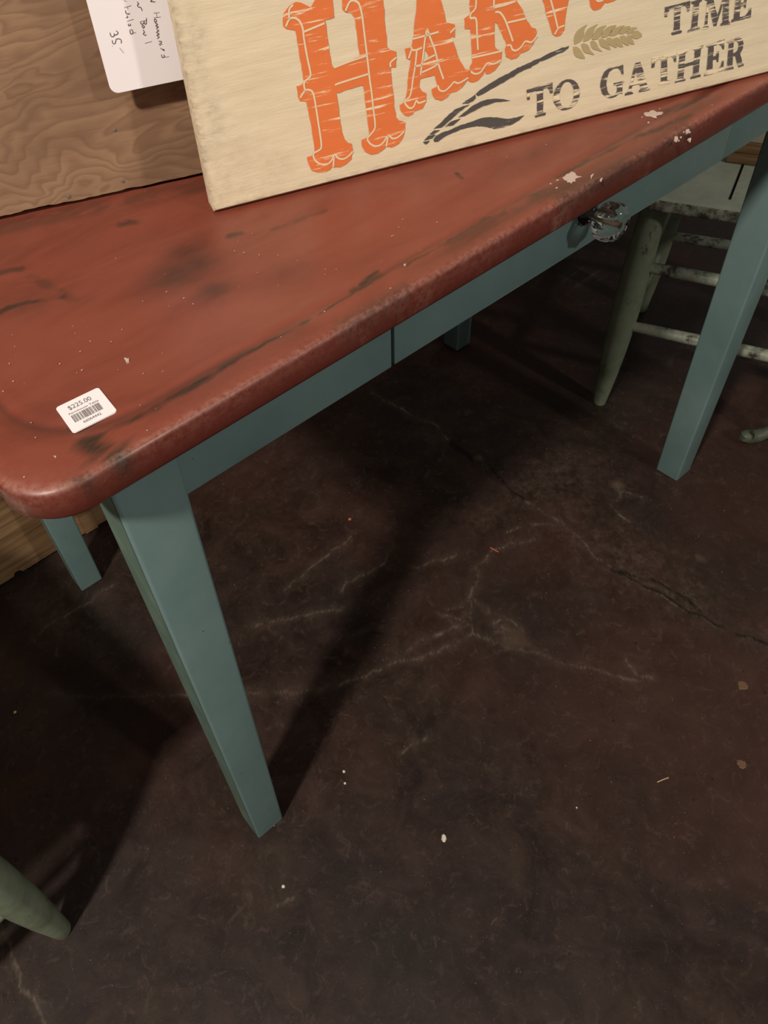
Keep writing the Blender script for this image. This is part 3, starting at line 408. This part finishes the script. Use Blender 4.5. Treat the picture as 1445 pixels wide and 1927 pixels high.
boxo('rear_apron', (.0505, L - .0505, W - .024, W - .004, ZA, ZT), M_TEAL, TBL)
DR = boxo('drawer', (D0 + .0008, D1 - .0008, AB - .0012, AB + .018, ZA + .0005, ZT - .0015), M_TEAL, TBL, .0018)
boxo('drawer_box', (D0 + .012, D1 - .012, AB + .018, .40, ZA + .008, ZT - .012), M_PINE, DR, 0)
kx, kz = .4846, .7035
bm = bmesh.new()
lathe(bm, [(0, .0095), (.0015, .0118), (.0035, .0122), (.0055, .0105), (.007, .0075), (.009, .0062), (.0115, .0066), (.014, .0105), (.0175, .0148), (.022, .0168), (.0275, .0170), (.0325, .0158), (.0360, .0128), (.0375, .0095), (.0372, .006), (.0368, .003)],
      (kx, AB - .0012, kz), (kx, AB - 1, kz), 64, .055, 8)
KN = bm_obj('knob', bm, M_GLASS, DR, True); tag(KN, 'clear glass fluted knob')
bm = bmesh.new(); lathe(bm, [(0, .0022), (.034, .0022), (.0345, .0032), (.0362, .003), (.0366, .001)], (kx, AB + .001, kz), (kx, AB - 1, kz), 16)
tag(bm_obj('knob_screw', bm, M_BRASS, DR, True), 'dark screw seen through the glass knob')
# price sticker, stuck flat to the tabletop
def rrect(w, h, r, n=6):
    out = []
    for sx, sy, a0 in ((1, 1, 0), (-1, 1, 90), (-1, -1, 180), (1, -1, 270)):
        for k in range(n + 1): a = math.radians(a0 + 90 * k / n); out.append((sx * (w / 2 - r) + r * math.cos(a), sy * (h / 2 - r) + r * math.sin(a)))
    return out
s0 = Vector(STICK[0]); s1 = Vector(STICK[1]); s2 = Vector(STICK[2]); s3 = Vector(STICK[3])
cen = (s0 + s1 + s2 + s3) / 4; ux = ((s1 - s0) + (s2 - s3)) / 2; uy = ((s0 - s3) + (s1 - s2)) / 2; sw, sh = ux.length, uy.length; sa = math.atan2(ux.y, ux.x)
STK = bpy.data.meshes.new('price_sticker'); bm = bmesh.new(); P = rrect(sw, sh, .0022)
lo = [bm.verts.new((x, y, -.0006)) for x, y in P]; hi = [bm.verts.new((x, y, .0003)) for x, y in P]; bm.faces.new(hi)
for i in range(len(P)): bm.faces.new((lo[i], lo[(i + 1) % len(P)], hi[(i + 1) % len(P)], hi[i]))
STK = bm_obj('price_sticker', bm, M_WHITE, TBL); STK.location = (cen.x, cen.y, H - .0002); STK.rotation_euler = (0, 0, sa); tag(STK, 'white rounded price sticker with barcode')
def text_part(name, body, size, x, y, parent, mat, wid=None, z=.0005):
    cu = bpy.data.curves.new(name, 'FONT'); cu.body = body; cu.size = size; cu.align_x = 'CENTER'; cu.align_y = 'CENTER'
    t = bpy.data.objects.new('tmp', cu); COL.objects.link(t); bpy.context.view_layer.update()
    me = bpy.data.meshes.new_from_object(t.evaluated_get(bpy.context.evaluated_depsgraph_get())); w0 = t.dimensions.x; bpy.data.objects.remove(t)
    me.materials.clear(); o = link(name, me, mat, parent); o.location = (x, y, z)
    if wid: o.scale.x = wid / w0
    return o
text_part('price_print', '$225.00', .0062, -.001, sh * .27, STK, M_PRINT, .0155)
text_part('price_print', 'Farmhouse Table', .0028, -.0005, sh * .09, STK, M_PRINT, .0200)
text_part('price_print', '66064442', .0036, .0, -sh * .34, STK, M_PRINT, .0120)
bm = bmesh.new(); x = -.0102
for wbar, gap in [(7, 4), (3, 4), (5, 3), (3, 6), (7, 3), (3, 7), (3, 3), (5, 6), (3, 3), (8, 3), (9, 4), (5, 3), (9, 5), (3, 3), (5, 4), (3, 7), (3, 3), (6, 6), (8, 3), (5, 3), (9, 3), (3, 0)]:
    w = wbar * .00010 * .95; vs = [bm.verts.new(p) for p in ((x, -sh * .235, .0005), (x + w, -sh * .235, .0005), (x + w, sh * .02, .0005), (x, sh * .02, .0005))]; bm.faces.new(vs); x += w + gap * .00010 * .95
bm_obj('barcode_print', bm, M_PRINT, STK)

# ---------------------------------------------------------------- painted sign
SW, SH, ST = .66, .36, .022
SIGN = thing('wooden_sign', 'cream wooden sign reading HARVEST TIME TO GATHER in orange and charcoal, leaning on the tabletop', 'sign', SIGN_P, SIGN_ANG, None, 0)
SIGN.rotation_euler = (Matrix.Rotation(SIGN_ANG, 3, 'Z') @ Matrix.Rotation(-math.radians(3.0), 3, 'X')).to_euler()
def build_board():
    n, m = 330, 180; bm = bmesh.new(); xs = np.linspace(0, SW, n); zs = np.linspace(0, SH, m)
    def grid():
        X, Z = np.meshgrid(xs, zs); e = np.minimum(np.minimum(X, SW - X), np.minimum(Z, SH - Z)); r = .0025
        Y = np.where(e < r, r - np.sqrt(np.maximum(r * r - (r - e) ** 2, 0)), 0); Y += (fbm(X * 2, Z * 6, 20, 2) - .5) * .0004 ; return X, Y, Z, e
    X, Y, Z, e = grid(); V = np.stack([X.ravel(), Y.ravel(), Z.ravel()], 1); N0 = len(V); I = np.arange(N0).reshape(m, n)
    F = np.stack([I[:-1, :-1], I[:-1, 1:], I[1:, 1:], I[1:, :-1]], -1).reshape(-1, 4).tolist()
    rim = list(I[0, :]) + list(I[1:, -1]) + list(I[-1, -2::-1]) + list(I[-2:0:-1, 0]); V = V.tolist(); k = len(rim)
    V += [[V[i][0], ST, V[i][2]] for i in rim]
    for i in range(k): F.append([rim[i], N0 + i, N0 + (i + 1) % k, rim[(i + 1) % k]])
    F.append([N0 + i for i in range(k)])
    me = bpy.data.meshes.new('board'); me.from_pydata(V, [], F); me.update()
    VV = np.array(V); x, y, z = VV.T; e = np.minimum(np.minimum(x, SW - x), np.minimum(z, SH - z)); nz = fbm(x * 2, z * 3, 18, 60)
    wear = np.clip(1.0 - e / (.003 + .009 * nz), 0, 1) * .6; wear = np.maximum(wear, .45 * np.exp(-((x - .014) / .009) ** 2) * np.clip(nz * 2.6 - .9, 0, 1))
    wear = np.maximum(wear, np.exp(-(np.maximum(x, z * .6) / .045) ** 2) * .25); wear = np.maximum(wear, .4 * np.exp(-(np.hypot(x - .05, z - .022) / .018) ** 2) * np.clip(nz * 2.4 - .8, 0, 1))
    wear = np.where(y > .004, .35, wear); set_attr(me, 'wear', wear, wear * 0, wear * 0)
    me.polygons.foreach_set('use_smooth', np.ones(len(me.polygons), dtype=bool)); me.set_sharp_from_angle(angle=math.radians(40))
    return link('board', me, M_CREAM, SIGN)
build_board()
fr = lambda y: (lambda a, b: (a, y, b))
def rag(pts, amt=.00035, step=.003):
    """slightly ragged stencil edge"""
    out = []
    for i, p in enumerate(pts):
        a = Vector(p); b = Vector(pts[(i + 1) % len(pts)]); n = max(1, int((b - a).length / step))
        for k in range(n): q = a.lerp(b, k / n); out.append((q.x + random.uniform(-amt, amt), q.y + random.uniform(-amt, amt)))
    return out
for nm, G in zip('HARVE', ORANGE):
    bm = bmesh.new(); poly_faces(bm, rag([tuple(p) for p in G['o']]), [rag([tuple(p) for p in h]) for h in G['h']], fr(-.0005)); lt = bm_obj('letter', bm, M_ORANGE, SIGN)
    bm = bmesh.new()
    for l in G['i']: strip(bm, smooth_line(l, 3), .00145, fr(-.0008), False)
    bm_obj('letter_outline', bm, M_INLINE, lt)
for kk in KERNEL:
    bm = bmesh.new(); P = smooth_line(list(kk) + [kk[0]], 3)[:-1]; poly_faces(bm, P, [], fr(-.0005)); bm_obj('wheat_grain', bm, M_WHEAT, SIGN)
for kk in STEM: bm = bmesh.new(); poly_faces(bm, rag([tuple(p) for p in kk], .0003, .002), [], fr(-.0005)); bm_obj('wheat_stalk', bm, M_DARKLEAF, SIGN)
for kk in LEAF: bm = bmesh.new(); poly_faces(bm, rag([tuple(p) for p in kk], .0002, .002), [], fr(-.0005)); bm_obj('wheat_leaf', bm, M_DARKLEAF, SIGN)
def ell(cx, cy, rx, ry, a0=0, a1=360, n=20): return [(cx + rx * math.cos(math.radians(a0 + (a1 - a0) * k / n)), cy + ry * math.sin(math.radians(a0 + (a1 - a0) * k / n))) for k in range(n + (0 if a1 - a0 == 360 else 1))]
GL = {
 'T': ([(.30, 0), (.72, 0), (.74, .07), (.63, .12), (.63, .88), (.80, .88), (.88, .78), (.90, .66), (1, .66), (1, 1), (0, 1), (0, .66), (.10, .66), (.12, .78), (.20, .88), (.38, .88), (.38, .12), (.28, .07)], []),
 'I': ([(0, 0), (1, 0), (1, .06), (.76, .11), (.76, .89), (1, .94), (1, 1), (0, 1), (0, .94), (.24, .89), (.24, .11), (0, .06)], []),
 'O': (ell(.5, .5, .5, .5), [ell(.5, .5, .27, .43)[::-1]]),
 'H': ([(0, 0), (.40, 0), (.40, .06), (.32, .10), (.32, .45), (.68, .45), (.68, .10), (.60, .06), (.60, 0), (1, 0), (1, .06), (.92, .10), (.92, .90), (1, .94), (1, 1), (.60, 1), (.60, .94), (.68, .90), (.68, .56), (.32, .56), (.32, .90), (.40, .94), (.40, 1), (0, 1), (0, .94), (.08, .90), (.08, .10), (0, .06)], []),
 'E': ([(0, 0), (1, 0), (1, .34), (.90, .34), (.84, .18), (.70, .10), (.42, .10), (.42, .45), (.58, .45), (.64, .34), (.72, .34), (.72, .68), (.64, .68), (.58, .56), (.42, .56), (.42, .90), (.70, .90), (.84, .82), (.90, .70), (1, .70), (1, 1), (0, 1), (0, .94), (.12, .90), (.12, .10), (0, .06)], []),
 'A': ([(0, 0), (.32, 0), (.32, .06), (.23, .10), (.29, .27), (.58, .27), (.64, .10), (.56, .06), (.56, 0), (1, 0), (1, .06), (.93, .10), (.64, 1), (.42, 1), (.12, .10), (0, .06)], [[(.32, .38), (.44, .72), (.55, .38)]]),
 'M': ([(0, 0), (.24, 0), (.24, .06), (.19, .10), (.19, .72), (.42, .04), (.52, .04), (.72, .74), (.72, .10), (.66, .06), (.66, 0), (1, 0), (1, .06), (.94, .10), (.94, .90), (1, .94), (1, 1), (.74, 1), (.53, .36), (.30, 1), (0, 1), (0, .94), (.10, .90), (.10, .10), (0, .06)], []),
 'R': ([(0, 0), (.48, 0), (.48, .06), (.40, .10), (.40, .42), (.52, .42), (.66, .10), (.72, 0), (1, 0), (1, .07), (.92, .12), (.78, .46), (.92, .58), (.96, .74), (.90, .90), (.74, .99), (.60, 1), (0, 1), (0, .94), (.12, .90), (.12, .10), (0, .06)], [[(.40, .53), (.40, .89), (.55, .89), (.66, .82), (.68, .70), (.64, .58), (.52, .53)]]),
 'G': ([(.98, .66), (.90, .66), (.86, .80), (.74, .91), (.56, .93), (.38, .84), (.28, .66), (.26, .48), (.30, .28), (.40, .12), (.54, .06), (.64, .08), (.70, .18), (.70, .36), (.56, .40), (.56, .46), (1, .46), (1, .40), (.93, .36), (.93, .04), (.80, .08), (.66, .00), (.50, -.01), (.30, .04), (.10, .20), (0, .46), (.04, .70), (.18, .90), (.40, 1), (.60, 1), (.78, .95), (.90, .99), (.96, .99)], []),
}
for ch, q in TEXT:
    o_, hs = GL[ch]; BL, BR, TR, TL = [Vector(p) for p in q]
    def bl(p): return tuple(BL * (1 - p[0]) * (1 - p[1]) + BR * p[0] * (1 - p[1]) + TR * p[0] * p[1] + TL * (1 - p[0]) * p[1])
    bm = bmesh.new(); poly_faces(bm, rag([bl(p) for p in o_], .00022, .0022), [rag([bl(p) for p in h], .00015, .002) for h in hs], fr(-.0005)); bm_obj('letter', bm, M_GREY, SIGN)

# ---------------------------------------------------------------- plywood crate standing on the table, with the paper tag before it
PA = math.radians(-23.94)
CR = thing('plywood_crate', 'brown plywood crate with swirling grain standing on the red tabletop behind the sign', 'crate', PLY_P, PA)
def ply_front():
    n = 150; xs = np.linspace(-.11, .53, n); bm = bmesh.new(); lo = []; hi = []; lb = []; hb = []
    for x in xs:
        z = .0006 + .0016 * fbm(np.array([x]), np.array([.3]), 70, 2)[0] ** 2 * 2
        lo.append(bm.verts.new((x, 0, z + .002))); lb.append(bm.verts.new((x, .012, z))); hi.append(bm.verts.new((x, 0, .34))); hb.append(bm.verts.new((x, .012, .34)))
    for i in range(n - 1):
        bm.faces.new((lo[i], lo[i + 1], hi[i + 1], hi[i])); bm.faces.new((lb[i + 1], lb[i], hb[i], hb[i + 1])); bm.faces.new((lb[i], lb[i + 1], lo[i + 1], lo[i])); bm.faces.new((hi[i], hi[i + 1], hb[i + 1], hb[i]))
    bm.faces.new((lo[0], hi[0], hb[0], lb[0])); bm.faces.new((lo[-1], lb[-1], hb[-1], hi[-1]))
    return bm_obj('front_panel', bm, M_PLY, CR)
PF = ply_front()
boxo('side_panel', (-.11, -.098, .012, .20, 0, .34), M_PLY, CR, .0005); boxo('side_panel', (.518, .53, .012, .20, 0, .34), M_PLY, CR, .0005)
boxo('rear_panel', (-.098, .518, .188, .20, 0, .34), M_PLY, CR, .0005); boxo('bottom_panel', (-.098, .518, .012, .188, 0, .012), M_PLY, CR, .0005)
for px_, pz_, r_ in ((.117, .055, .0016), (.112, .011, .0018), (.063, .008, .0022)):   # nail head and two paint dabs
    bm = bmesh.new(); lathe(bm, [(0, r_), (.0006, r_ * .9), (.001, r_ * .4)], (px_, .0002, pz_), (px_, -1, pz_), 12); bm_obj('nail_head' if pz_ > .05 else 'paint_dab', bm, M_GRIT, PF, True)
TG = thing('price_tag', 'white card tag with handwritten 35 hanging against the plywood crate', 'tag', PLY_P, PA)
tx0 = TAG_EDGE[0][0]; tz0 = TAG_EDGE[-1][1]; off = -.02
bm = bmesh.new(); P = [(tx0 + (x + .038), tz0 + (z + .068)) for x, z in rrect(.076, .136, .0065)]
tl = math.tan(.0)
lo = [bm.verts.new((x, off + .0004, z)) for x, z in P]; hi = [bm.verts.new((x, off, z)) for x, z in P]; bm.faces.new(lo); bm.faces.new(hi[::-1])
for i in range(len(P)): bm.faces.new((lo[i], lo[(i + 1) % len(P)], hi[(i + 1) % len(P)], hi[i]))
bm_obj('card', bm, M_WHITE, TG)
bm = bmesh.new()
for l in INK: strip(bm, smooth_line(l, 3), .00058, fr(off - .0002), True)
bm_obj('handwriting', bm, M_INK, TG)
bm = bmesh.new(); tube(bm, [(tx0 + .038, off, tz0 + .128), (tx0 + .038, off - .003, tz0 + .132), (tx0 + .0385, off - .001, tz0 + .150), (tx0 + .039, -.004, tz0 + .20), (tx0 + .039, -.0012, .30)], .0007, 8); bm_obj('string', bm, M_STRAW, TG, True)

# ---------------------------------------------------------------- plank crate on the floor behind the table
PC = thing('plank_crate', 'low pine plank crate on the floor behind the table at the left', 'crate', (0, .6359, 0))
def plank(x0, x1, y0, y1, z0, z1, par, rough_bottom=False, mat=None):
    bm = bmesh.new(); n = 300 if rough_bottom else 2; xs = np.linspace(x0, x1, n); A = []
    for x in xs:
        zb = z0 + (.0014 * random.random() if rough_bottom else 0) + (.007 if rough_bottom and -.074 < x < -.062 else 0)
        A.append([bm.verts.new((x, y0, zb)), bm.verts.new((x, y0, z1)), bm.verts.new((x, y1, z1)), bm.verts.new((x, y1, zb))])
    for a, b in zip(A[:-1], A[1:]):
        for k in range(4): bm.faces.new((a[k], b[k], b[(k + 1) % 4], a[(k + 1) % 4]))
    bm.faces.new(A[0]); bm.faces.new(A[-1][::-1]); return bm_obj('plank', bm, mat or M_PINE, par)
for i, (z0, z1) in enumerate(((.004, .122), (.1245, .238), (.241, .36))): plank(-.75, .60, random.uniform(-.0005, .001), .018, z0, z1, PC, i == 0)
boxo('corner_batten', (.068, .093, -.004, 0, .005, .36), M_PINE, PC, .001)
boxo('side_panel', (-.75, -.73, .018, .36, .004, .36), M_PINE, PC, .001); boxo('side_panel', (.58, .60, .018, .36, .004, .36), M_PINE, PC, .001)
boxo('rear_panel', (-.73, .58, .342, .36, .004, .36), M_PINE, PC, .001); boxo('base_panel', (-.73, .58, .018, .342, .0, .018), M_PINE, PC, .001)

# ---------------------------------------------------------------- painted farmhouse chairs
LEGP = [(0, .0105), (.004, .0118), (.03, .0138), (.08, .0178), (.14, .0212), (.22, .0232), (.30, .0232), (.36, .0215), (.425, .019)]
def make_chair(label, loc, rz, wa=.36, wb=.33):
    """legs at local (0,0),(wa,0),(0,wb),(wa,wb); local x runs along the front rail"""
    t = thing('wooden_chair', label, 'chair', loc, rz, 'sage green painted wooden chairs')
    for (x, y) in ((0, 0), (wa, 0), (0, wb), (wa, wb)):
        bm = bmesh.new(); dx = .008 if x == 0 else -.008; dy = .008 if y == 0 else -.008
        lathe(bm, LEGP, (x, y, 0), (x + dx, y + dy, .425), 24); bm_obj('leg', bm, M_GREEN, t, True)
    for z in (.188, .309):
        for y in (0, wb):
            bm = bmesh.new(); lathe(bm, [(0, .0085), (.06, .0098), (wa / 2, .0110), (wa - .06, .0098), (wa, .0085)], (.004, y + (.004 if y == 0 else -.004), z), (wa, y + (.004 if y == 0 else -.004), z), 16)
            bm_obj('stretcher', bm, M_RAIL, t, True)
    for z in (.15, .26):
        for x in (0, wa):
            bm = bmesh.new(); lathe(bm, [(0, .0085), (wb / 2, .0105), (wb, .0085)], (x + (.004 if x == 0 else -.004), 0, z), (x + (.004 if x == 0 else -.004), wb, z), 16); bm_obj('stretcher', bm, M_GREEN, t, True)
    bm = bmesh.new(); v = hexa(bm, [(-.028, -.028, .424), (wa + .028, -.028, .424), (wa + .010, wb + .02, .424), (-.010, wb + .02, .424)], [(-.028, -.028, .447), (wa + .028, -.028, .447), (wa + .010, wb + .02, .447), (-.010, wb + .02, .447)])
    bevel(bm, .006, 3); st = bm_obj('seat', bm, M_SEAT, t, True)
    for x in (.01, wa - .01):
        bm = bmesh.new(); lathe(bm, [(0, .017), (.2, .0165), (.42, .013), (.44, .009)], (x, wb - .005, .446), (x * 1.02, wb + .09, .88), 20); bm_obj('back_post', bm, M_GREEN, t, True)
    for z, yy in ((.56, .02), (.68, .045), (.80, .072)):
        bm = bmesh.new(); P = [(.012 + (wa - .024) * k / 10, wb + yy + .018 * math.sin(math.pi * k / 10), 0) for k in range(11)]
        q = [[bm.verts.new((p[0], p[1] + a, z + b)) for a, b in ((-.005, -.022), (.005, -.022), (.005, .022), (-.005, .022))] for p in P]
        for a, b in zip(q[:-1], q[1:]):
            for k in range(4): bm.faces.new((a[k], a[(k + 1) % 4], b[(k + 1) % 4], b[k]))
        bm.faces.new(q[0][::-1]); bm.faces.new(q[-1]); bm_obj('back_slat', bm, M_GREEN, t, True)
    return t, st
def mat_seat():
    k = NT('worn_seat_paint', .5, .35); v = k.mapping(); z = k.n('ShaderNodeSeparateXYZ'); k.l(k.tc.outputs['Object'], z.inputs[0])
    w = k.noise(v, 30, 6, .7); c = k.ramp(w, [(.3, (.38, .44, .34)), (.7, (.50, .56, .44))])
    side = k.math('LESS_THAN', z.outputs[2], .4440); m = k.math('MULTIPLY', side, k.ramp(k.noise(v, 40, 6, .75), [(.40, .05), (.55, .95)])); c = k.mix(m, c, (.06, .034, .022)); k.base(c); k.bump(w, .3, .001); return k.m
M_SEAT = mat_seat()
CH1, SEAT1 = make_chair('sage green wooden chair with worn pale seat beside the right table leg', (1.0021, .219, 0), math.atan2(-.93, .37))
# seam between the two seat boards
bm = bmesh.new(); box(bm, .1065, .1095, -.0, .20, .4474, .4477); tag(bm_obj('seat_seam', bm, M_DARK, SEAT1), 'dark open seam in the seat')
CH2, _ = make_chair('sage green wooden chair with only one tapered leg tip in view at lower left', (-.254, .0767, 0), math.radians(180 - 12))
CH2.rotation_euler = (0, 0, math.radians(98))

M_CREAMB = plain('cream_board_edge', (.62, .54, .40), .6, .3)
# boards stacked on the right-hand chair
ca = math.atan2(-.93, .37)
def on_seat(name, label, cat, dims, mat, z):
    t = bmesh.new(); box(t, *dims); bevel(t, .002, 2); o = bm_obj(name, t, mat, None, True); o.location = (1.0021, .219, z); o.rotation_euler = (0, 0, ca); tag(o, label, cat, None); return o
on_seat('wooden_board', 'brown wooden board lying directly on the worn chair seat', 'board', (.082, .40, .115, .27, 0, .0158), M_PINE2, .4478)
on_seat('wooden_board', 'lighter brown wooden board, second of the stack on the chair seat', 'board', (.080, .40, .117, .27, 0, .0165), M_PINE2, .4640)
on_seat('wooden_board', 'cream painted board topmost of the stack on the chair seat', 'board', (.085, .42, .120, .28, 0, .034), M_CREAMB, .4808)

M_MOSS = mat_green('mossy_green_metal', .26)
# ---------------------------------------------------------------- curled foot of a small stand at the right edge
PS = thing('plant_stand', 'rough green painted stand with curled feet at the right edge', 'stand', (1.30, -.17, 0))
for an in (math.atan2(.147, -.208), math.atan2(.147, -.208) + 2.094, math.atan2(.147, -.208) - 2.094):
    c, s = math.cos(an), math.sin(an); bm = bmesh.new()
    pts = [(.012, .20), (.03, .15), (.07, .11), (.115, .080), (.16, .058), (.20, .034), (.225, .018), (.243, .014), (.254, .017), (.251, .024)]
    tube(bm, smooth_line([(c * r, s * r, z) for r, z in pts], 3), [.0105] * 16 + [.0110] * 3 + [.0125] * 3 + [.0138] * 3 + [.0125, .010, .007], 12); bm_obj('curled_leg', bm, M_MOSS, PS, True)
bm = bmesh.new(); lathe(bm, [(0, .012), (.02, .018), (.05, .011), (.16, .010), (.18, .014)], (0, 0, .10), (0, 0, 1), 20); bm_obj('post', bm, M_GREEN, PS, True)
bm = bmesh.new(); lathe(bm, [(0, .07), (.004, .074), (.010, .074), (.012, .070)], (0, 0, .278), (0, 0, 1), 40); bm_obj('top_plate', bm, M_GREEN, PS, True)

# ---------------------------------------------------------------- floor plugs and litter
for x, y, r in PLUG:
    blot('filler_plug', [(x + r * math.cos(t) * random.uniform(.85, 1.1), y + r * math.sin(t) * random.uniform(.85, 1.1)) for t in np.linspace(0, 5.6, 9)], .0, M_PLUG, FLOOR, .0008)
def flake(key, r, label, mat, h=.0016, asp=1.0):
    x, y = DEBRIS[key]; bm = bmesh.new(); n = 7; an = [k * 2 * math.pi / n + random.uniform(-.3, .3) for k in range(n)]
    lo = [bm.verts.new((r * asp * math.cos(a), r * math.sin(a), 0)) for a in an]; hi = [bm.verts.new((r * asp * .7 * math.cos(a), r * .7 * math.sin(a), h * random.uniform(.7, 1))) for a in an]
    for i in range(n): bm.faces.new((lo[i], lo[(i + 1) % n], hi[(i + 1) % n], hi[i]))
    bm.faces.new(hi); bm.faces.new(lo[::-1]); o = bm_obj('paint_flake', bm, mat); o.location = (x, y, .0); o.rotation_euler = (0, 0, .8); tag(o, label, 'flake', 'litter on the floor')
flake('white_chip', .0036, 'largest white paint flake on the floor right of the near table leg', M_CHIP, .003, 1.5)
flake('small_chip', .0024, 'white flake on the floor just below the near table leg', M_CHIP)
flake('chip_a', .0022, 'pale flake on the floor, upper of two right of the near leg', M_CHIP)
flake('chip_b', .0018, 'pale flake on the floor, lower of two right of the near leg', M_CHIP)
flake('chip_c', .0014, 'tiny flake touching the foot of the near table leg', M_CHIP)
flake('chip_e', .0026, 'yellowish flake on the floor at the far left edge', M_STRAW)
flake('chip_f', .0012, 'tiny pale flake on bare floor near the lower centre', M_CHIP)
flake('orange', .0030, 'small orange crumb on the floor under the table', M_ORG)
def fibre(key, l, a, r, label, mat):
    x, y = DEBRIS[key]; bm = bmesh.new(); tube(bm, [(-l / 2, 0, r), (0, .0003, r * 1.2), (l / 2, 0, r)], r, 6); o = bm_obj('fibre', bm, mat, None, True); o.location = (x, y, 0); o.rotation_euler = (0, 0, a); tag(o, label, 'fibre', 'litter on the floor')
fibre('straw', .017, -.35, .0007, 'short straw coloured splinter on the floor at the right', M_STRAW)
fibre('sliver', .016, 1.75, .0008, 'orange brown sliver on the floor near the cracks', M_ORG)
bm = bmesh.new()
for i in range(420):
    x = random.uniform(-.4, 1.1); y = random.uniform(-.5, .62); r = random.choice((.0004, .0005, .0007, .0010)); x += .12 if (x < .06 and abs(y - .02) < .05) or (abs(x - .945) < .05 and abs(y - .02) < .05) or (x < .06 and y > .5) else 0; y -= .12 if abs(x - .945) < .05 and y > .5 else 0; an = random.uniform(0, 6)
    b = [bm.verts.new((x + math.cos(an + t) * r * s, y + math.sin(an + t) * r, .0001)) for t, s in ((0, 1.5), (1.6, 1), (3.2, 1.2), (4.7, .8))]; t_ = bm.verts.new((x, y, .0001 + r * .8))
    for k in range(4): bm.faces.new((b[k], b[(k + 1) % 4], t_))
tag(bm_obj('floor_grit', bm, M_GRIT), 'fine pale grit scattered over the dark floor', 'grit', None, 'stuff')
